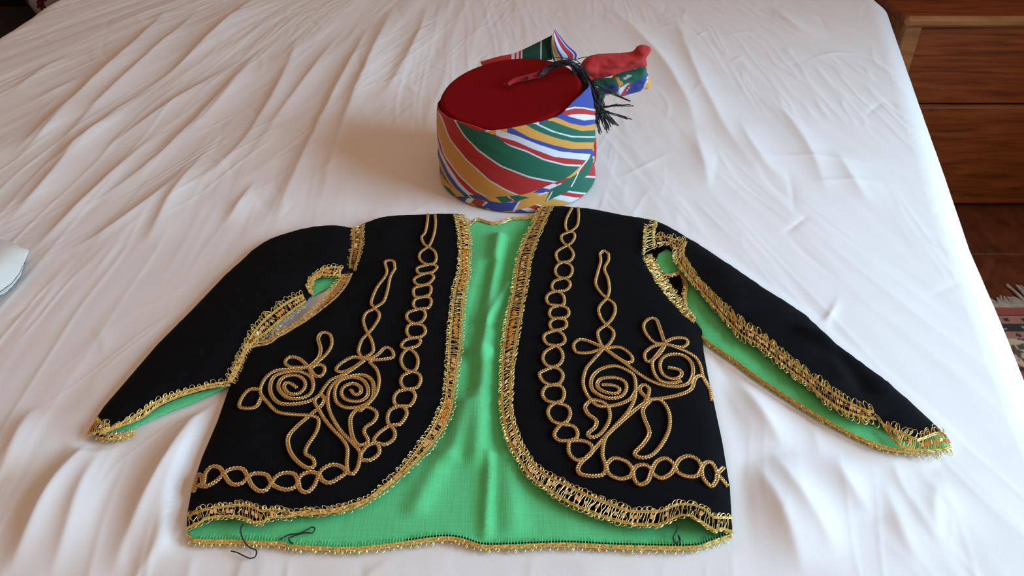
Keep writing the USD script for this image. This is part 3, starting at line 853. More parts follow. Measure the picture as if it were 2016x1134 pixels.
NL = z4([(505, 265), (510, 362), (487, 412), (480, 475), (470, 540), (455, 605), (440, 685), (428, 762), (400, 820), (415, 945), (395, 1042)]) + z3([(1005, 378), (965, 468), (900, 550), (828, 628)])
BL = [(z4(a), z4(b)) for a, b in [
    ([(465, 295), (457, 325), (478, 352)], [(540, 290), (550, 325), (540, 352)]),
    ([(455, 376), (443, 392), (455, 410)], [(545, 366), (553, 380), (530, 402)]),
    ([(440, 432), (428, 450), (445, 470)], [(520, 412), (536, 432), (515, 460)]),
    ([(432, 490), (425, 515), (435, 538)], [(512, 475), (522, 495), (512, 525)]),
    ([(435, 552), (424, 580), (437, 600)], [(512, 542), (522, 568), (505, 598)]),
    ([(400, 622), (388, 650), (408, 675)], [(482, 612), (490, 640), (475, 668)]),
    ([(400, 692), (388, 725), (402, 752)], [(478, 695), (491, 728), (470, 752)]),
    ([(385, 772), (359, 802), (375, 818)], [(455, 762), (463, 785), (440, 808)]),
    ([(370, 845), (357, 885), (378, 930)], [(435, 845), (450, 885), (440, 930)]),
    ([(370, 965), (356, 1000), (372, 1032)], [(450, 955), (466, 988), (445, 1030)])]]
BL += [(z3(a), z3(b)) for a, b in [
    ([(1000, 310), (981, 342), (988, 370)], [(1070, 308), (1080, 335), (1055, 375)]),
    ([(965, 395), (951, 430), (955, 458)], [(1030, 385), (1041, 415), (1010, 460)]),
    ([(920, 495), (890, 528), (892, 545)], [(985, 495), (980, 530), (940, 556)]),
    ([(860, 560), (830, 597)], [(914, 575), (908, 602), (870, 628)])]]
chain(NL, BL, left_front, head=(z4([(505, 88), (500, 140), (488, 190), (470, 213), (482, 250)]), z4([(543, 88), (546, 140), (538, 195), (520, 245)])))
NB = z3([(765, 685), (632, 695), (535, 724), (412, 735), (302, 708), (190, 690), (95, 748)])
BB = [(z3(a), z3(b)) for a, b in [
    ([(735, 658), (692, 650), (652, 668)], [(725, 712), (682, 734), (648, 722)]),
    ([(600, 684), (565, 690), (545, 705)], [(612, 745), (578, 777), (545, 765)]),
    ([(515, 692), (465, 689), (430, 708)], [(525, 752), (478, 766), (432, 752)]),
    ([(390, 698), (340, 690), (312, 698)], [(385, 768), (350, 770), (318, 742)]),
    ([(278, 670), (235, 667), (205, 678)], [(275, 735), (235, 742), (208, 722)]),
    ([(168, 662), (132, 660), (106, 690)], [(160, 722), (115, 748)])]]
chain(NB, BB, left_front, tail=(z3([(88, 705), (72, 695), (62, 720), (50, 770)]), z3([(72, 745), (46, 778)])))

cord(z3([(845, 165), (760, 225), (690, 255), (655, 295), (625, 335), (560, 362), (470, 368), (425, 345), (405, 295), (425, 240), (490, 218), (545, 218), (592, 240), (607, 280), (590, 322), (540, 342), (485, 337), (447, 300), (450, 262), (480, 238), (530, 235), (565, 258), (566, 292), (535, 320), (492, 318), (470, 290), (482, 268), (508, 276), (530, 292)]), left_front)
cord(z3([(850, 160), (790, 150), (735, 178), (712, 208), (740, 219), (790, 200), (840, 165)]), left_front)
cord(z3([(850, 162), (900, 142), (940, 106), (970, 115), (978, 148), (930, 160), (868, 168), (900, 205), (913, 260), (898, 320), (862, 365), (822, 402), (845, 380), (890, 395), (902, 420), (886, 450), (850, 475), (843, 500), (860, 530), (855, 549), (820, 560), (793, 530), (780, 480), (780, 432), (802, 400), (835, 388)]), left_front)
cord(z3([(780, 300), (800, 324), (826, 315), (824, 288), (790, 272), (748, 288), (738, 322), (765, 350), (820, 355), (856, 332), (860, 292), (833, 254), (780, 243), (727, 262), (706, 310), (716, 360), (762, 385), (830, 378), (878, 345), (887, 300), (878, 256), (838, 233), (780, 238), (722, 256), (682, 300), (674, 360), (690, 420), (732, 490), (785, 545), (818, 582), (824, 605), (814, 660), (790, 692), (765, 685)]), left_front)
cord(z3([(590, 420), (640, 378), (658, 348), (645, 327), (622, 335), (613, 360), (632, 392), (660, 440), (702, 490), (745, 535), (765, 575), (762, 640), (766, 682)]), left_front)
cord(z3([(596, 196), (520, 205), (435, 212), (390, 240), (365, 282), (362, 320), (395, 362), (440, 404), (510, 416), (590, 421), (625, 432), (632, 458), (618, 502), (580, 560), (570, 598), (605, 622), (610, 655), (580, 665), (530, 632), (495, 580), (490, 522), (530, 472), (585, 425)]), left_front)
cord(z3([(362, 300), (312, 300), (280, 330), (262, 375), (290, 388), (340, 380), (366, 335)]), left_front)
cord(z3([(590, 192), (630, 152), (640, 110), (629, 62), (650, 35), (685, 46), (692, 90), (670, 132), (630, 170), (600, 200)]), left_front)
cord(z3([(585, 195), (540, 157), (495, 150), (475, 175), (500, 195), (560, 196)]), left_front)
cord(z3([(592, 192), (645, 186), (660, 208), (642, 237), (612, 234), (588, 200), (600, 240), (606, 275)]), left_front)
SL = z4([(215, 600), (178, 738), (152, 872)])
chain(SL, [(z4([(172, 622), (153, 660), (160, 700)]), z4([(236, 622), (238, 652), (210, 700)])), (z4([(145, 772), (126, 830), (138, 858)]), z4([(198, 775), (208, 828), (190, 850)]))], left_front,
      head=(z4([(325, 385), (300, 430), (285, 500), (265, 560), (235, 585)]), z4([(290, 338), (270, 350), (281, 395), (270, 430), (225, 490), (195, 570)])))
cord(z4([(290, 338), (318, 346), (325, 385)]), left_front)

NR = z5([(388, 185), (378, 258), (355, 350), (360, 437), (320, 508), (335, 585), (320, 655), (320, 720), (315, 805), (300, 920), (295, 1018)]) + z6([(370, 258), (402, 374), (448, 464), (530, 562)])
BR = [(z5(a), z5(b)) for a, b in [
    ([(352, 200), (345, 220), (358, 245)], [(412, 188), (419, 212), (402, 242)]),
    ([(330, 285), (316, 310), (330, 345)], [(400, 280), (412, 310), (395, 340)]),
    ([(325, 365), (312, 395), (325, 425)], [(392, 362), (406, 392), (392, 425)]),
    ([(312, 450), (294, 478), (302, 502)], [(390, 455), (392, 480), (368, 502)]),
    ([(280, 520), (264, 548), (280, 578)], [(350, 522), (362, 550), (358, 578)]),
    ([(292, 600), (280, 630), (292, 650)], [(375, 598), (387, 625), (368, 650)]),
    ([(292, 668), (282, 690), (295, 715)], [(362, 662), (374, 685), (362, 708)]),
    ([(262, 738), (250, 765), (270, 795)], [(352, 740), (366, 772), (350, 795)]),
    ([(260, 835), (245, 875), (265, 910)], [(345, 830), (354, 870), (335, 905)]),
    ([(250, 940), (226, 958), (248, 1000)], [(338, 935), (355, 970), (335, 1008)])]]
BR += [(z6(a), z6(b)) for a, b in [
    ([(315, 172), (298, 210), (320, 245)], [(400, 168), (417, 205), (405, 245)]),
    ([(340, 278), (328, 315), (355, 358)], [(430, 275), (450, 312), (435, 355)]),
    ([(378, 398), (362, 432), (388, 462)], [(465, 385), (489, 420), (480, 452)]),
    ([(440, 490), (445, 535), (485, 570)], [(520, 465), (565, 490), (565, 530)])]]
chain(NR, BR, right_front, head=(z5([(405, 52), (375, 110), (368, 150), (375, 175)]), z5([(437, 52), (440, 100), (432, 150), (402, 178)])))
NC = z6([(645, 595), (790, 630), (892, 630), (1020, 605), (1165, 612), (1250, 645)])
BC = [(z6(a), z6(b)) for a, b in [
    ([(685, 560), (750, 575), (780, 605)], [(660, 645), (720, 672), (775, 658)]),
    ([(812, 602), (855, 596), (885, 612)], [(800, 678), (828, 703), (870, 685)]),
    ([(920, 578), (970, 560), (1008, 585)], [(908, 652), (950, 668), (1000, 640)]),
    ([(1045, 565), (1095, 547), (1145, 570)], [(1035, 635), (1080, 658), (1140, 655)]),
    ([(1180, 588), (1213, 580), (1238, 612)], [(1172, 665), (1215, 712), (1245, 680)])]]
chain(NC, BC, right_front, tail=(z6([(1285, 608)]), z6([(1285, 685), (1306, 712)])))
cord(z6([(620, 160), (655, 160), (692, 166), (718, 182), (705, 205), (660, 205), (610, 185), (596, 152), (622, 126), (690, 121), (743, 140), (755, 180), (727, 222), (660, 233), (602, 213), (566, 178), (567, 122), (612, 76), (690, 57), (758, 80), (797, 112), (806, 170), (798, 240), (760, 310), (685, 395), (638, 455), (625, 540), (642, 600), (630, 645), (575, 657), (512, 648), (491, 625), (503, 590), (545, 548), (592, 498), (645, 438), (700, 385), (800, 298), (882, 238)]), right_front)
cord(z6([(882, 240), (838, 205), (828, 175), (852, 160), (878, 178), (875, 214), (855, 250)]), right_front)
cord(z6([(882, 240), (960, 232), (1050, 212), (1108, 182), (1130, 125), (1163, 110), (1182, 140), (1210, 190), (1222, 245)]), right_front)
cord(z6([(890, 240), (940, 242), (984, 300), (990, 390), (950, 480), (892, 543), (832, 556), (800, 533), (848, 480), (880, 420), (852, 340), (846, 292), (885, 245)]), right_front)
cord(z5([(575, 820), (520, 880), (480, 930), (464, 1000), (480, 1060), (525, 1118), (570, 1135), (650, 1125), (720, 1095), (752, 1045)]), right_front)
cord(z6([(585, 242), (640, 262), (665, 312), (655, 370), (610, 430), (562, 446), (547, 424), (584, 390), (590, 352), (547, 320), (530, 280), (560, 246), (590, 242)]), right_front)
cord(z5([(575, 818), (510, 785), (445, 770), (412, 800), (430, 840), (500, 842), (570, 822), (660, 812), (720, 850), (732, 885), (700, 895), (650, 868), (595, 828)]), right_front)
cord(z5([(580, 820), (640, 865), (700, 905), (765, 955), (830, 995), (910, 1022), (985, 1025), (1040, 1005), (1062, 950), (1052, 895), (1010, 858), (950, 850), (900, 868), (882, 912), (900, 962), (950, 985), (993, 972), (998, 945), (970, 930), (925, 922)]), right_front)
cord(z5([(905, 792), (965, 812), (1030, 838), (1080, 872), (1105, 920), (1118, 975), (1150, 1030), (1163, 1098)]), right_front)
cord(z5([(905, 780), (885, 720), (862, 662), (822, 658), (794, 690), (805, 735), (850, 785), (905, 795)]), right_front)
cord(z5([(910, 785), (960, 763), (1020, 765), (1032, 793), (1000, 812), (940, 802), (905, 790)]), right_front)
cord(z5([(905, 795), (840, 810), (800, 845), (806, 885), (838, 885), (880, 835), (910, 800), (880, 850), (842, 890), (850, 950), (885, 995), (950, 1008), (1000, 995)]), right_front)
chain(z5([(593, 545), (590, 690), (578, 815)]), [(z5([(560, 580), (548, 612), (562, 655)]), z5([(632, 575), (638, 620), (618, 662)])), (z5([(550, 720), (543, 745), (558, 790)]), z5([(622, 715), (631, 750), (605, 795)]))], right_front,
      head=(z5([(555, 305), (560, 345), (545, 400), (532, 465), (560, 515)]), z5([(603, 305), (602, 340), (580, 385), (600, 440), (607, 500)])))
cord(z5([(555, 305), (578, 287), (603, 305)]), right_front)

# raw edge of the lining along the back hem: short green threads, and the black cloth showing beside them
hem = at(spline(np.array(T3, float) - [0, 1.5], 6), 0.0042)
obj('felt_edge', tube(resample(at(spline(np.array(T3[13:], float) - [0, 2.5], 6), 0.0034), 0.002), 0.0009, 6), 'felt', jacket, smooth=True, label='black cloth edge beside the hem')
rng = np.random.default_rng(77)
fr0 = []
for p in resample(hem, 0.0026)[6:230]:
    q = p + np.array([rng.normal(0, 0.0006), -rng.uniform(0.001, 0.004), -0.0008])
    fr0.append(tube(np.array([p + [0, rng.uniform(0.002, 0.006), 0.0006], p + [0, 0, 0.0012], q]), 0.0004, 4))
obj('frayed_thread', fr0, 'lining', jacket, smooth=True, kind='stuff', label='short frayed green threads along the hem')
# loose black threads at the hem
for pts, h in ((Z(360, 960, 6.72, [(800, 480), (765, 540), (780, 640), (830, 740), (900, 800), (970, 830), (960, 910), (890, 935), (800, 900), (720, 860), (635, 838)]), [16, 12, 8, 5, 3.5, 2, 2, 2, 2, 2, 2]),
               (Z(360, 960, 6.72, [(1280, 690), (1400, 625), (1560, 600), (1700, 525), (1745, 545), (1710, 600), (1600, 600), (1420, 660), (1410, 700), (1450, 740)]), 6),
               (Z(1260, 960, 8.1, [(560, 540), (600, 640), (560, 730), (530, 800), (570, 890), (640, 840), (610, 760), (640, 860), (660, 950), (730, 995), (790, 985)]), [14, 11, 9, 8, 6, 6, 6, 5, 4, 2, 2])):
    T = np.asarray(pts, float)
    s = spline(T, 6)
    hh_ = np.interp(np.linspace(0, 1, len(s)), np.linspace(0, 1, len(T)), np.broadcast_to(h, (len(T),)))
    obj('loose_thread', tube(at(s, hh_ / 1000), 0.0006, 6), 'thread', jacket, smooth=True, label='loose black thread')

# ------------------------------------------------------------------ fez
ta, tb = math.radians(6.5), math.radians(5.5)
E1 = np.array([math.cos(ta), 0, math.sin(ta)])
E2 = np.array([0, math.cos(tb), math.sin(tb)])
EN = np.cross(E1, E2)
EN /= np.linalg.norm(EN)
RB, RT = 0.1135, 0.1005
TC = at_y([(1005, 177)], B0[1] + 0.0)[0]
fez = thing('fez', 'red flat-topped fez wrapped in a striped scarf, standing above the jacket', 'hat')


def S(th, v, off=0.0):
    th, v = np.broadcast_arrays(np.asarray(th, float), np.asarray(v, float))
    c, s = np.cos(th)[..., None], np.sin(th)[..., None]
    off = np.asarray(off, float)[..., None]
    lo = B0 + (RB + off) * (c * [1, 0, 0] + s * [0, 1, 0]) + [0, 0, 0.001]
    hi = TC + (RT + off) * (c * E1 + s * E2)
    return lo + (hi - lo) * v[..., None]


th = np.linspace(0, 2 * np.pi, 121)
prof = []
for v in np.linspace(0, 0.955, 20):
    prof.append(S(th, np.full_like(th, v)))
re = 0.007
for a in np.linspace(0, np.pi / 2, 7)[1:]:
    r = RT - re + re * math.cos(a)
    prof.append(TC - EN * re + EN * re * math.sin(a) + r * (np.cos(th)[:, None] * E1 + np.sin(th)[:, None] * E2))
for k in np.linspace(1, 0.001, 16)[1:]:
    r = (RT - re) * k
    prof.append(TC + EN * (-0.0022 * (1 - k ** 2)) + r * (np.cos(th)[:, None] * E1 + np.sin(th)[:, None] * E2))
m = grid_mesh(np.array(prof))
m.invert() if m.face_normals[-1] @ EN < 0 else None
obj('crown', m, 'crown', fez, smooth=40, label='dark red cloth crown')

C = dict(red=(0.45, 0.026, 0.026), yellow=(0.66, 0.32, 0.065), green=(0.016, 0.125, 0.075), blue=(0.040, 0.065, 0.30), white=(0.66, 0.67, 0.72), dgreen=(0.008, 0.06, 0.03), navy=(0.015, 0.022, 0.09))
STRIPES = ['red', 'white', 'green', 'white', 'red', 'white', 'yellow', 'white', 'red', 'white', 'blue', 'yellow', 'green', 'white', 'green', 'yellow', 'blue', 'white']
WIDTHS = [4, .5, 4.5, .5, 1.2, 1.6, 3, .4, 1.5, 1.5, 1.6, 2, 1.5, .4, 1.5, 2, 1.6, 1.6]


def stripe_colour(t):
    e = np.cumsum(WIDTHS) / sum(WIDTHS)
    k = np.searchsorted(e, np.mod(t, 1.0), 'right').clip(0, len(STRIPES) - 1)
    return np.array([C[s] for s in STRIPES])[k]


def bulge(T, v):
    """The scarf stands off the crown at the upper right, where it is gathered into the knot."""
    d = np.mod(T + 0.15 + np.pi, 2 * np.pi) - np.pi
    return 0.0075 * np.exp(-(d / 0.55) ** 2) * np.clip((v - 0.15) / 0.55, 0, 1)


# the traced print, carried onto the hat's own surface (angle, height)
gth, gv = np.meshgrid(np.linspace(-np.pi * 1.12, np.pi * 0.12, 900), np.linspace(-0.05, 1.05, 260), indexing='ij')
gp = px_of(S(gth, gv, 0.0055 + bulge(gth, gv)).reshape(-1, 3))
vis = (np.array([-np.cos(gth), -np.sin(gth)]).reshape(2, -1).T * (np.c_[S(gth, gv)[..., 0].ravel(), S(gth, gv)[..., 1].ravel()])).sum(1) > -0.02
tree = cKDTree(gp[vis])
gtv = np.c_[gth.ravel(), gv.ravel()][vis]


def hat_uv(pts):
    P = resample(np.asarray(pts, float), 2.5)
    return gtv[tree.query(P)[1]]


zh = lambda p: Z(850, 40, 2.907, p)


def hat_poly(pts):
    uv = hat_uv(zh(pts + pts[:1]))
    return Polygon(uv).buffer(0)


def edge_fn(pts, left, right):
    uv = hat_uv(zh(pts))
    o = np.argsort(uv[:, 0])
    tt, vv = uv[o, 0], uv[o, 1]
    xs = np.linspace(tt[0], tt[-1], 120)
    ve = np.interp(xs, tt, vv)
    ve = np.convolve(np.pad(ve, 4, mode='edge'), np.ones(9) / 9, 'valid')
    return lambda q: np.interp(q, np.r_[xs[0] - 0.7, xs, xs[-1] + 0.7], np.r_[left, ve, right])


UPPER = [(36, 520), (75, 555), (140, 580), (250, 612), (320, 640), (430, 625), (560, 600), (680, 570), (740, 548), (800, 490), (850, 425), (875, 400)]
LOWER = [(60, 905), (110, 965), (170, 1000), (240, 1003), (350, 1017), (490, 1006), (560, 992), (640, 962), (780, 905), (840, 855), (905, 790)]
vU = edge_fn(UPPER, 0.86, 0.93)
vL = edge_fn(LOWER, 0.25, 0.45)
# stripes of the upper wrap, each given by its lower border; painted from the top down, every one covering all that lies below its upper border
lines = [  # (colour, upper border polyline)
    ('blue', [(780, 300), (960, 300)]),
    ('white', [(778, 508), (820, 496), (870, 498), (945, 512)]),
    ('red', [(770, 520), (820, 504), (870, 506), (945, 522)]),
    ('white', [(745, 556), (800, 540), (860, 536), (945, 546)]),
    ('blue', [(725, 552), (770, 545), (820, 560), (870, 573), (945, 566)]),
    ('yellow', [(680, 560), (730, 562), (790, 588), (870, 605), (945, 590)]),
    ('green', [(640, 580), (690, 578), (780, 610), (860, 634), (945, 626)]),
    ('white', [(560, 590), (600, 590), (700, 634), (800, 661), (945, 664)]),
    ('green', [(555, 597), (590, 595), (690, 640), (800, 670), (945, 672)]),
    ('yellow', [(510, 600), (545, 606), (620, 642), (720, 676), (820, 698), (945, 699)]),
    ('blue', [(440, 612), (460, 620), (560, 670), (700, 716), (800, 736), (945, 736)]),
    ('white', [(375, 628), (400, 636), (500, 666), (620, 713), (740, 751), (945, 770)]),
    ('red', [(360, 655), (395, 672), (480, 692), (560, 727), (700, 782), (880, 801), (940, 803)]),
    ('white', [(380, 680), (440, 710), (540, 742), (640, 791), (760, 822), (870, 829), (940, 830)]),
    ('green', [(100, 560), (150, 586), (230, 624), (320, 645), (380, 672), (440, 719), (540, 752), (640, 800), (760, 832), (860, 839), (940, 840)]),
    ('white', [(100, 540), (135, 580), (190, 660), (270, 740), (400, 830), (560, 892), (720, 926), (800, 935)]),
    ('red', [(95, 540), (130, 584), (185, 667), (265, 748), (398, 839), (556, 901), (715, 935), (800, 944)]),
    ('white', [(30, 520), (50, 548), (110, 680), (200, 790), (330, 910), (430, 970), (500, 1000), (540, 1015)]),
    ('yellow', [(26, 520), (45, 552), (105, 685), (194, 796), (325, 917), (426, 977), (496, 1008), (540, 1022)]),
    ('white', [(30, 600), (44, 672), (80, 770), (160, 885), (250, 975), (310, 1010)]),
    ('red', [(30, 615), (44, 686), (80, 785), (155, 892), (245, 982), (305, 1016)]),
    ('white', [(30, 660), (48, 730), (90, 820), (150, 920), (210, 985), (260, 1020)]),
    ('blue', [(35, 720), (52, 778), (95, 870), (150, 950), (220, 1020)]),
    ('yellow', [(40, 780), (56, 830), (90, 900), (130, 960), (180, 1010)]),
    ('green', [(45, 830), (62, 870), (90, 930), (130, 985)]),
]
LOWPOLY = [
    ('yellow', [(40, 880), (110, 940), (160, 1000), (150, 1025), (60, 975)]),
    ('green', [(60, 940), (95, 965), (135, 1010), (110, 1010), (60, 960)]),
    ('blue', [(130, 1015), (160, 1008), (205, 1022), (185, 1045), (130, 1035)]),
    ('white', [(200, 1020), (245, 1025), (222, 1052), (180, 1046)]),
    ('red', [(240, 1025), (310, 1045), (290, 1070), (215, 1050)]),
    ('white', [(303, 1043), (318, 1046), (292, 1075), (280, 1068)]),
    ('blue', [(215, 995), (270, 998), (330, 1038), (420, 1048), (500, 1045), (470, 1095), (380, 1100), (280, 1075), (320, 1046), (250, 1022)]),
    ('yellow', [(265, 995), (360, 1012), (400, 1050), (330, 1038)]),
    ('green', [(355, 1010), (430, 1010), (460, 1045), (400, 1048)]),
    ('white', [(425, 1010), (440, 1010), (500, 1037), (480, 1042)]),
    ('green', [(437, 1008), (520, 1000), (560, 1018), (480, 1042)]),
    ('yellow', [(500, 1035), (575, 1018), (690, 985), (650, 1040), (560, 1075), (470, 1095)]),
    ('white', [(495, 1043), (510, 1038), (475, 1100), (462, 1098)]),
    ('yellow', [(490, 1005), (560, 985), (640, 990), (560, 1018)]),
    ('blue', [(580, 990), (640, 960), (700, 965), (640, 992)]),
    ('white', [(630, 962), (700, 935), (755, 938), (680, 972)]),
    ('red', [(695, 938), (770, 905), (805, 905), (725, 945)]),
    ('green', [(680, 975), (760, 935), (800, 905), (870, 860), (920, 770), (935, 800), (905, 880), (800, 975), (650, 1045)]),
    ('yellow', [(755, 908), (830, 855), (910, 780), (900, 805), (840, 878), (800, 905)]),
    ('white', [(905, 788), (912, 790), (845, 876), (835, 880)]),
    ('white', [(845, 870), (853, 866), (810, 955), (800, 958)]),
    ('white', [(690, 985), (700, 978), (668, 1036), (656, 1040)]),
]


def wrap(th0, th1, lo, hi, off, nth, nv, painter):
    tt = np.linspace(th0, th1, nth)
    k = np.linspace(0, 1, nv)
    v = lo(tt)[:, None] + (hi(tt) - lo(tt))[:, None] * k[None]
    T = np.repeat(tt[:, None], nv, 1)
    o = off * (0.55 + 0.45 * np.sin(np.pi * np.clip(k, 0.0, 1.0)) ** 0.5)[None] + 0.0016 * (meshkit.fbm(np.stack([T * 3, v * 9 + T * 2, T * 0], -1), 2, 5) - 0.5) + bulge(T, v)
    P = S(T, v, o)
    N = np.stack([np.cos(T), np.sin(T), 0.12 * np.ones_like(T)], -1)
    m = thick_grid(P, N, 0.0012)
    col = painter(T.ravel(), v.ravel())
    return m, np.vstack([col, col])


def paint_upper(T, v):
    col = stripe_colour(0.9 * v - 0.20 * T + 0.25)
    col[(T < -1.9) & (T > -np.pi * 1.06)] = C['red']
    for cname, pl in lines:
        fn = edge_uv(pl)
        lo_t, hi_t, f = fn
        inside = (T >= -np.pi * 1.06) & (T <= 0.10) & (v <= f(T)) & (T >= lo_t - 0.02)
        if cname in ('blue',) and pl[0][1] == 300:
            inside = (T >= -1.2) & (T <= 0.10)
        col[inside] = C[cname]
    return col


def edge_uv(pl):
    P = resample(np.asarray(zh(pl), float), 2.5)
    dq, iq = tree.query(P)
    uv = gtv[iq[dq < 2.0]] if (dq < 2.0).sum() > 3 else gtv[iq]
    o = np.argsort(uv[:, 0])
    tt, vv = uv[o, 0], uv[o, 1]
    xs = np.linspace(tt[0], tt[-1], 160)
    ve = np.interp(xs, tt, vv)
    ve = np.convolve(np.pad(ve, 3, mode='edge'), np.ones(7) / 7, 'valid')
    s0 = (ve[6] - ve[0]) / (xs[6] - xs[0] + 1e-9)
    s0 = min(max(s0, -3), 3)
    s1 = np.clip((ve[-1] - ve[-12]) / (xs[-1] - xs[-12] + 1e-9), -0.6, 0.6)
    return tt[0], tt[-1], lambda q: np.where(q < xs[0], ve[0] + s0 * (q - xs[0]), np.where(q > xs[-1], ve[-1] + s1 * np.clip(q - xs[-1], 0, 0.25), np.interp(q, xs, ve)))


def paint_lower(T, v):
    col = stripe_colour(-0.8 * v - 0.35 * T + 0.1)
    P = shapely.points(np.c_[T, v])
    for cname, pl in LOWPOLY:
        col[shapely.contains(hat_poly(pl), P)] = C[cname]
    return col


zero = lambda q: np.zeros_like(q) + 0.002
m, col = wrap(-np.pi * 1.5, np.pi * 0.5, zero, lambda q: vL(q) + 0.05, 0.0035, 700, 90, paint_lower)
obj('scarf_wrap', m, 'print', fez, tint=col, label='lower fold of the striped scarf')
m, col = wrap(-np.pi * 1.5, np.pi * 0.5, vL, vU, 0.0062, 900, 260, paint_upper)
obj('scarf_wrap', m, 'print', fez, tint=col, label='upper fold of the striped scarf')


def puff(poly_px, y, thick, colours=None, spacing=0.0022, seed=0, lean=0.0, base='red', wr=0.004, hollow=0.6):
    """A bunch of cloth: outline traced on an upright plane at distance y, swelling to both sides."""
    P = np.asarray(poly_px, float)
    P = spline(P, 4, True)
    W = at_y(P, y)
    o = W.mean(0)
    b = resample(np.vstack([W, W[:1]]), spacing)[:-1]
    v, tri, pol = triangulate(b[:, [0, 2]], spacing)
    d = shapely.distance(pol.boundary, shapely.points(v))
    dm = d.max()
    k = np.sqrt(np.clip(1 - (1 - np.clip(d / (dm * hollow), 0, 1)) ** 2, 0, 1))
    n = len(v)
    w = meshkit.fbm(np.c_[v * [40, 90], np.full(n, seed)], 3, seed) - 0.5
    front = np.c_[v[:, 0], y + lean * (v[:, 1] - o[2]) - thick * k * (1 + 0.0) + wr * w * 2 * np.minimum(k, 1), v[:, 1]]
    back = np.c_[v[:, 0], y + lean * (v[:, 1] - o[2]) + thick * k * 0.7 + 1e-4, v[:, 1]]
    col = np.tile(C[base], (n, 1)).astype(float)
    q = px_of(np.c_[v[:, 0], np.full(n, y), v[:, 1]])
    for cname, pl in (colours or []):
        col[shapely.contains(Polygon(zh(pl)).buffer(0), shapely.points(q))] = C[cname]
    f = tri[:, ::-1] if np.cross(*(front[tri[0, 1:]] - front[tri[0, 0]]))[1] > 0 else tri
    return trimesh.Trimesh(np.vstack([front, back]), np.vstack([f, f[:, ::-1] + n]), process=False), np.vstack([col, col])


yb = B0[1]
m, col = puff(zh([(850, 262), (900, 205), (1000, 190), (1090, 186), (1150, 178), (1175, 150), (1205, 140), (1245, 150), (1256, 175), (1228, 215), (1232, 262), (1200, 268), (1100, 292), (1000, 322), (930, 338), (880, 310)]), yb + 0.045, 0.014, seed=3, wr=0.007)
obj('scarf_tail', m, 'print', fez, tint=col, label='plain red end of the scarf')
m, col = puff(zh([(1030, 330), (1060, 305), (1150, 282), (1222, 268), (1232, 300), (1248, 330), (1252, 383), (1200, 400), (1190, 408), (1080, 434), (1050, 425), (1030, 380)]), yb + 0.040, 0.010, seed=4, base='green', colours=[
    ('white', [(1095, 318), (1130, 300), (1138, 306), (1100, 326)]),
    ('yellow', [(1030, 312), (1050, 305), (1095, 350), (1060, 368), (1030, 350)]),
    ('white', [(1060, 375), (1140, 335), (1120, 385), (1080, 440), (1040, 430)]),
    ('red', [(1075, 415), (1128, 342), (1142, 338), (1092, 425), (1070, 436)]),
    ('blue', [(1092, 425), (1142, 345), (1260, 285), (1270, 330), (1200, 400), (1080, 445)]),
    ('white', [(1228, 316), (1238, 312), (1205, 402), (1193, 406)]),
    ('yellow', [(1237, 312), (1275, 330), (1260, 400), (1203, 403)]),
    ('dgreen', [(1180, 408), (1215, 398), (1222, 408), (1185, 420)])])
obj('scarf_tail', m, 'print', fez, tint=col, label='striped end of the scarf below the red one')
m, col = puff(zh([(915, 350), (960, 335), (1045, 330), (1072, 370), (1070, 402), (1040, 418), (985, 425), (940, 430), (918, 400)]), yb + 0.032, 0.012, seed=6, base='dgreen', wr=0.008, colours=[
    ('navy', [(965, 380), (1000, 350), (1050, 345), (1075, 385), (1050, 405), (990, 405)]), ('yellow', [(978, 412), (1035, 402), (1035, 415), (985, 424)]), ('white', [(920, 362), (945, 366), (950, 374), (925, 372)])])
obj('scarf_knot', m, 'print', fez, tint=col, label='dark knot tying the scarf')
# the gathered cloth that runs from the wrap to the knot and to the red end
for target, c_, v0, t0 in ((at_y(zh([(985, 385)]), yb + 0.036)[0], 'dgreen', 0.62, 0.36), (at_y(zh([(915, 275)]), yb + 0.047)[0], 'red', 0.70, 0.40)):
    a0 = S(np.array([t0]), np.array([v0]), 0.0)[0]
    P = spline(np.array([a0 - [0.01, 0.006, 0], a0 + (target - a0) * 0.5, target]), 8)
    tb = tube(P, np.linspace(0.015, 0.011, len(P)) * (1 + 0.12 * np.sin(np.arange(len(P)) * 1.7)), 14)
    obj('scarf_gather', tb, 'print', fez, tint=np.tile(C[c_], (len(tb.vertices), 1)))


def loft(e0, e1, y0, y1, seq, n=60, m=60, bulge=0.006, across=True):
    a, b = resample(at_y(spline(zh(e0), 8), y0), 1e-4), resample(at_y(spline(zh(e1), 8), y1), 1e-4)
    pick = lambda P, k: P[np.linspace(0, len(P) - 1, k).astype(int)]
    a, b = pick(a, n), pick(b, n)
    k = np.linspace(0, 1, m)
    P = a[:, None] * (1 - k)[None, :, None] + b[:, None] * k[None, :, None]
    P[..., 1] -= bulge * np.sin(np.pi * k)[None] * np.sin(np.pi * np.linspace(0, 1, n))[:, None]
    N = np.tile(np.array([0, -1.0, 0.2]) / 1.02, P.shape[:2] + (1,))
    par = np.repeat(k[None], n, 0) if across else np.repeat(np.linspace(0, 1, n)[:, None], m, 1)
    e = np.array([s[0] for s in seq])
    col = np.array([C[s[1]] for s in seq])[np.searchsorted(e, par.ravel(), 'right').clip(0, len(seq) - 1)]
    return thick_grid(P, N, 0.0015), np.vstack([col, col])


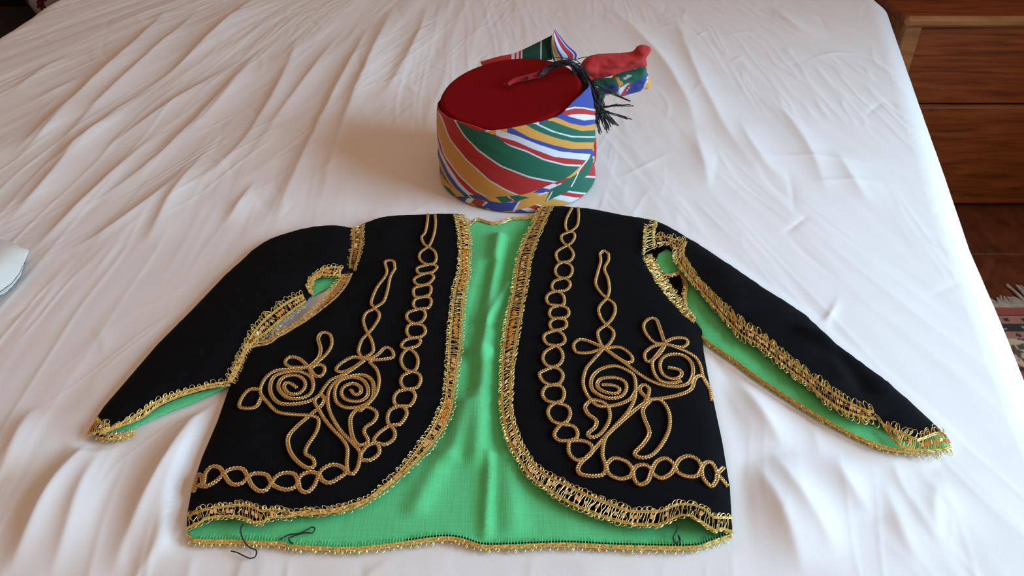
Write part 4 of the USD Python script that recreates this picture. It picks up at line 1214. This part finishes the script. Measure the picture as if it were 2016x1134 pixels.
m, col = loft([(278, 238), (380, 208), (480, 186), (600, 130), (692, 84)], [(290, 262), (400, 250), (500, 240), (600, 235), (690, 225)], yb + 0.112, yb + 0.105,
              [(0.42, 'red'), (0.46, 'white'), (0.49, 'red'), (0.52, 'white'), (0.55, 'red'), (0.57, 'white'), (0.83, 'dgreen'), (0.845, 'white'), (1.0, 'dgreen')], n=160, across=False)
obj('scarf_flap', m, 'print', fez, tint=col, label='green and red flap of the scarf behind the crown')
m, col = loft([(705, 52), (735, 90), (780, 145), (828, 190), (824, 228)], [(690, 84), (680, 130), (682, 175), (690, 210), (700, 240)], yb + 0.110, yb + 0.102,
              [(0.10, 'blue'), (0.14, 'white'), (0.34, 'red'), (0.38, 'blue'), (0.58, 'white'), (0.68, 'blue'), (0.86, 'yellow'), (0.92, 'white'), (1.0, 'green')], m=140)
obj('scarf_flap', m, 'print', fez, tint=col, label='upturned striped corner of the scarf')
# red end showing low behind the right side of the hat
m, col = puff(zh([(915, 640), (935, 660), (943, 720), (938, 800), (915, 850), (900, 800)]), yb + 0.014, 0.005, seed=8)
obj('scarf_edge', m, 'print', fez, tint=col)


def on_top(p, lift=0.0):
    d = rays(p)
    o = TC + EN * lift
    return CAM + d * (((o - CAM) @ EN) / (d @ EN))[:, None]


zt = lambda p: Z(980, 100, 11.34, p)
P = on_top(spline(zt([(215, 765), (320, 690), (450, 640), (650, 600), (800, 560), (930, 530)]), 6), 0.004)
strap = tube(P, np.linspace(0.0028, 0.0045, len(P)), 10)
tassel = obj('tassel_strap', strap, 'redcord', fez, smooth=True, label='red cloth strap of the tassel')
obj('binding', tube(on_top(zt([(655, 545), (665, 600), (660, 650)]), 0.006), 0.0013, 6), 'thread', tassel, smooth=True)
obj('strap_knot', trimesh.creation.icosphere(2, 0.0028).apply_translation(on_top(zt([(165, 760)]), 0.002)[0]), 'redcord', tassel, smooth=True)
zk = lambda p: Z(1050, 50, 5.156, p)
rng = np.random.default_rng(5)
start = on_top(zk([(70, 500)]), 0.006)[0]
root_pts = [start, on_top(zk([(150, 440)]), 0.010)[0], on_top(zk([(250, 390)]), 0.016)[0], on_top(zk([(370, 385)]), 0.016)[0]]
strands = []
ends_px = zk([(990, 790), (965, 935), (860, 795), (830, 1000), (770, 1075), (745, 1050), (760, 870), (700, 1010), (680, 1090), (650, 1020), (660, 960), (720, 960), (790, 1000), (640, 900), (690, 880), (810, 990), (840, 1005), (735, 1000), (670, 1000), (600, 760), (540, 720)])
for k in range(64):
    e = ends_px[k % len(ends_px)]
    e = (e[0] + rng.normal(0, 3), e[1] + rng.normal(0, 3))
    j = lambda s: rng.normal(0, s, 3)
    side = rng.uniform(-1, 1)
    ye = yb - 0.01 + rng.normal(0, 0.006)
    mids = [at_y(zk([(470 + side * 30, 470 - side * 30)]), yb + 0.03)[0], at_y(zk([(545 + side * 45, 590)]), yb + 0.012)[0], at_y(zk([(625 + side * 45, 720)]), yb - 0.002)[0], at_y(zk([(655 + side * 45, 820)]), yb - 0.006)[0]]
    pts = [p + j(0.0018) * [1, 1, 0.6] + np.array([0, 0, side * 0.003]) * (i > 0) for i, p in enumerate(root_pts)] + [p + j(0.0022) for p in mids]
    cut = 8 if e[1] > 50 + 780 / 5.156 else 6
    pts = pts[:cut] + [at_y([e], ye)[0]]
    strands.append(tube(spline(np.array(pts), 5), 0.00075, 5))
for q in ([(430, 345), (540, 320), (640, 345), (665, 420), (650, 600)], [(100, 400), (130, 350), (230, 325), (420, 350), (480, 390)]):
    strands.append(tube(spline(at_y(zk(q), yb + 0.05), 6), 0.0006, 5))
obj('tassel', strands, 'thread', fez, smooth=True, kind='stuff', label='black silk tassel threads')

# ------------------------------------------------------------------ white cloth at the left
lin = thing('folded_cloth', 'small white folded cloth lying on the bed cover left of the jacket', 'cloth')
pn = Panel(H([(-160, 455), (0, 470), (30, 480), (57, 492), (50, 510), (38, 535), (22, 556), (8, 566), (-40, 600), (-180, 640)], [30, 30, 30, 26, 20, 16, 12, 12, 20, 30]), 36, 0.02, spacing=0.003, wrinkle=0.008, wscale=(30, 30), seed=12, thick=0.002)
obj('top_layer', pn.mesh, 'linen', lin, smooth=True)
pn2 = Panel(H([(-160, 500), (0, 500), (52, 503), (40, 542), (24, 562), (10, 575), (0, 580), (-60, 610), (-180, 655)], 2), 10, 0.015, spacing=0.004, wrinkle=0.006, wscale=(30, 30), seed=13, thick=0.002)
obj('lower_layer', pn2.mesh, 'linen', lin, smooth=True)

# ------------------------------------------------------------------ nightstand
ns = thing('nightstand', 'brown oak nightstand with two drawers beside the bed', 'nightstand', (0, 0, 0))
YF = 1.925
zt_ = 0.525
xl_ = at_y([(1790, 28)], YF)[0, 0]
x2 = xl_ + 0.66
obj('side_panel', box(xl_ + 0.002, xl_ + 0.022, YF + 0.012, YF + 0.45, 0.0, zt_ - 0.022, 0.002), 'oaklight', ns)
obj('side_panel', box(x2 - 0.022, x2 - 0.002, YF + 0.012, YF + 0.45, 0.0, zt_ - 0.022, 0.002), 'oaklight', ns)
obj('front_stile', box(xl_, xl_ + 0.040, YF - 0.002, YF + 0.02, 0.0, zt_ - 0.022, 0.003), 'oaklight', ns)
obj('front_stile', box(x2 - 0.030, x2, YF - 0.002, YF + 0.02, 0.0, zt_ - 0.022, 0.003), 'oaklight', ns)
obj('top', box(xl_ - 0.006, x2 + 0.006, YF + 0.004, YF + 0.46, zt_ - 0.024, zt_ - 0.003, 0.004), 'oak', ns)
obj('top_edge', box(xl_ - 0.008, x2 + 0.008, YF - 0.016, YF + 0.006, zt_ - 0.026, zt_, 0.008), 'oaklight', ns, label='rounded lighter front edge of the top')
d1 = obj('drawer', box(xl_ + 0.031, x2 - 0.031, YF + 0.004, YF + 0.40, 0.302, zt_ - 0.027, 0.004), 'oak', ns)
d2 = obj('drawer', box(xl_ + 0.031, x2 - 0.031, YF + 0.004, YF + 0.40, 0.008, 0.297, 0.008), 'oak', ns)
for d, z in ((d1, 0.40), (d2, 0.19)):
    kb = trimesh.creation.revolve([(0, -0.002), (0.006, -0.002), (0.006, 0.008), (0.014, 0.014), (0.014, 0.020), (0.008, 0.024), (0, 0.025)], sections=24)
    kb.apply_transform(trimesh.transformations.rotation_matrix(np.pi / 2, [1, 0, 0]))
    kb.apply_translation([(xl_ + x2) / 2 + 0.11, YF + 0.004, z])
    obj('knob', kb, 'oaklight', d, smooth=40)

# ------------------------------------------------------------------ rug
rug = thing('rug', 'red oriental rug with cream floral border and pale fringe on the floor', 'rug')
RX0, RX1, RY0, RY1 = 0.62, 1.95, 0.25, 1.468
gx, gy = np.arange(RX0, RX1, 0.004), np.arange(RY0, RY1 + 0.001, 0.004)
GX, GY = np.meshgrid(gx, gy, indexing='ij')
dd = np.minimum.reduce([RY1 - GY, GY - RY0, GX - RX0 + 0.02, RX1 - GX + 0.02])
al = np.where(RY1 - GY <= dd + 1e-6, GX, np.where(GY - RY0 <= dd + 1e-6, GX + 0.01, GY))
rc = dict(red=(0.30, 0.055, 0.03), dark=(0.022, 0.018, 0.018), cream=(0.50, 0.36, 0.22), orange=(0.42, 0.15, 0.05), brown=(0.11, 0.05, 0.03), green=(0.05, 0.06, 0.035), grey=(0.35, 0.33, 0.30), pink=(0.36, 0.14, 0.09))
rcol = np.tile(rc['red'], GX.shape + (1,)).astype(float)


def band(a, b, c):
    rcol[(dd >= a) & (dd < b)] = rc[c]


band(0.028, 0.033, 'dark')
band(0.033, 0.058, 'pink')
band(0.058, 0.088, 'dark')
band(0.088, 0.112, 'pink')
band(0.112, 0.117, 'dark')
band(0.117, 0.30, 'red')
band(0.205, 0.212, 'dark')
u = np.mod(al, 0.04) - 0.02
for c0 in (0.046, 0.100):
    rcol[np.hypot(u, dd - c0) < 0.0068] = rc['dark']
sq_ = (np.abs(dd - 0.073 - 0.006 * np.sin(al * 240)) < 0.0035) & (meshkit.noise(np.stack([al * 120, dd * 90, al * 0], -1), 3) > 0.45)
rcol[sq_] = rc['grey']
uu = np.mod(al - 1.09 + 0.075, 0.15) - 0.075
rad = np.hypot(uu, dd - 0.162)
fl = rad < 0.048 + 0.004 * np.sin(6 * np.arctan2(uu, dd - 0.162))
rcol[fl] = rc['cream']
nz = meshkit.fbm(np.stack([al * 70, dd * 70, al * 0 + 2], -1), 2, 8)
rcol[fl & (rad < 0.038) & (nz > 0.56)] = rc['green']
rcol[fl & (rad < 0.036) & (nz < 0.40)] = rc['brown']
rcol[fl & (np.hypot(uu - 0.008, dd - 0.170) < 0.010)] = rc['pink']
mid_ = dd > 0.212
rcol[mid_ & (nz > 0.6)] = rc['dark']
rcol[mid_ & (nz < 0.36)] = rc['orange']
hp = 0.009 + 0.0012 * meshkit.noise(np.stack([GX * 300, GY * 300, GX * 0], -1), 2)
top = np.stack([GX, GY, hp], -1)
N = np.zeros_like(top)
N[..., 2] = 1
rm = thick_grid(top, N, 0.0085)
obj('pile', rm, 'rug', rug, tint=np.vstack([rcol.reshape(-1, 3)] * 2))
kx, ky = np.arange(RX0 + 0.02, RX1 - 0.02, 0.006), np.linspace(RY1 - 0.003, RY1 + 0.027, 6)
KX, KY = np.meshgrid(kx, ky, indexing='ij')
kp = np.stack([KX, KY + 0.005 * (meshkit.noise(np.stack([KX * 30, KY * 0, KX * 0], -1), 4) - 0.5) * (KY > RY1), 0.006 + 0.001 * np.sin(KX * 900)], -1)
kn = np.zeros_like(kp)
kn[..., 2] = 1
obj('woven_end', thick_grid(kp, kn, 0.005), 'fringe', rug, smooth=True, label='pale flat-woven end of the rug')
fr_ = []
rng = np.random.default_rng(9)
for x in np.arange(RX0 + 0.03, RX1 - 0.03, 0.0055):
    ln = 0.036 + 0.012 * meshkit.noise(np.array([[x * 25, 0.3, 0]]), 4)[0] + rng.normal(0, 0.003)
    if 1.175 < x < 1.21:
        ln += 0.05
    sx = rng.normal(0, 0.004)
    fr_.append(tube(spline([(x, RY1 + 0.02, 0.006), (x + sx * 0.5, RY1 + 0.02 + (ln - 0.02) * 0.5, 0.006), (x + sx + rng.normal(0, 0.003), RY1 + ln, 0.0035)], 4), 0.003, 5))
obj('fringe', fr_, 'fringe', rug, smooth=True, kind='stuff', label='pale cotton fringe')

# ------------------------------------------------------------------ beyond the far left corner of the bed
CYC = 2.55
corner = at_y([(74, 62)], CYC)[0]
st = corner[2] - 0.004
ch = thing('armchair', 'dark low armchair beyond the far left corner of the bed', 'armchair')
cx0, cx1, cy0, cy1 = -2.05, -1.15, 2.05, 3.0
obj('seat', box(cx0 + 0.12, cx1, cy0, cy1 - 0.15, 0.10, st, 0.03), 'dark', ch)
obj('backrest', box(cx0, cx1, cy1 - 0.17, cy1, 0.10, 0.95, 0.05), 'dark', ch)
obj('armrest', box(cx0, cx0 + 0.13, cy0, cy1 - 0.15, 0.10, 0.55, 0.04), 'dark', ch)
for a in (cx0 + 0.06, cx1 - 0.06):
    for b in (cy0 + 0.06, cy1 - 0.06):
        obj('leg', box(a - 0.025, a + 0.025, b - 0.025, b + 0.025, 0.0, 0.105, 0.004), 'darkwood', ch)
# cushion standing on its corner, printed with leaves
nu = nv = 150
U, V = np.meshgrid(np.linspace(-1, 1, nu), np.linspace(-1, 1, nv), indexing='ij')
hw = 0.17
wd = hw * (1 - 0.07 * (1 - U ** 2) * 0 - 0.06 * (V ** 2) * 0)
a_, b_ = U * hw * (1 - 0.05 * (1 - V ** 2)), V * hw * (1 - 0.05 * (1 - U ** 2))
thk = 0.065 * np.clip((1 - U ** 4) * (1 - V ** 4), 0, 1) ** 0.45
rot = math.radians(33.7)
ca, sa = math.cos(rot), math.sin(rot)
ox, oz = corner[0] + hw * (ca - sa), corner[2] + hw * (ca + sa) + 0.004
lean = 0.25
qx, qz = ox + a_ * ca - b_ * sa, oz + a_ * sa + b_ * ca
front = np.stack([qx, CYC + 0.06 - thk + lean * (qz - corner[2]), qz], -1)
backp = np.stack([qx, CYC + 0.06 + thk + lean * (qz - corner[2]), qz], -1)
mf, mb = grid_mesh(front), grid_mesh(backp)
ccol = np.tile((0.50, 0.49, 0.49), (nu * nv, 1)).astype(float)
rng = np.random.default_rng(12)
PX = np.c_[(U * hw).ravel(), (V * hw).ravel()]
def on_cushion(px, py):
    q = at_y([(px, py)], CYC + 0.02)[0]
    dx_, dz_ = q[0] - ox, q[2] - oz
    return dx_ * ca + dz_ * sa, -dx_ * sa + dz_ * ca


leaves = [(*on_cushion(42, 2), 0.5), (*on_cushion(80, 4), 2.0), (*on_cushion(78, 16), 1.0), (*on_cushion(90, -6), 0.2), (-0.09, 0.08, 1.4)] + [(rng.uniform(-.03, .16), rng.uniform(-.15, .16), rng.uniform(0, 6)) for _ in range(6)]
for lx, ly, lr in leaves:
    q = PX - [lx, ly]
    rr, aa = np.hypot(q[:, 0], q[:, 1]), np.arctan2(q[:, 1], q[:, 0]) + lr
    k = rr < 0.006 + 0.011 * np.abs(np.cos(2.5 * aa)) ** 0.8
    ccol[k] = (0.12, 0.008, 0.012)
    ccol[rr < 0.004] = (0.03, 0.012, 0.012)
cm = trimesh.util.concatenate([mf, trimesh.Trimesh(mb.vertices, mb.faces[:, ::-1], process=False)])
cu = obj('cushion', cm, 'print', tint=np.vstack([ccol, ccol]))
tag(cu, 'white cushion printed with dark red leaves on the dark armchair', 'cushion')
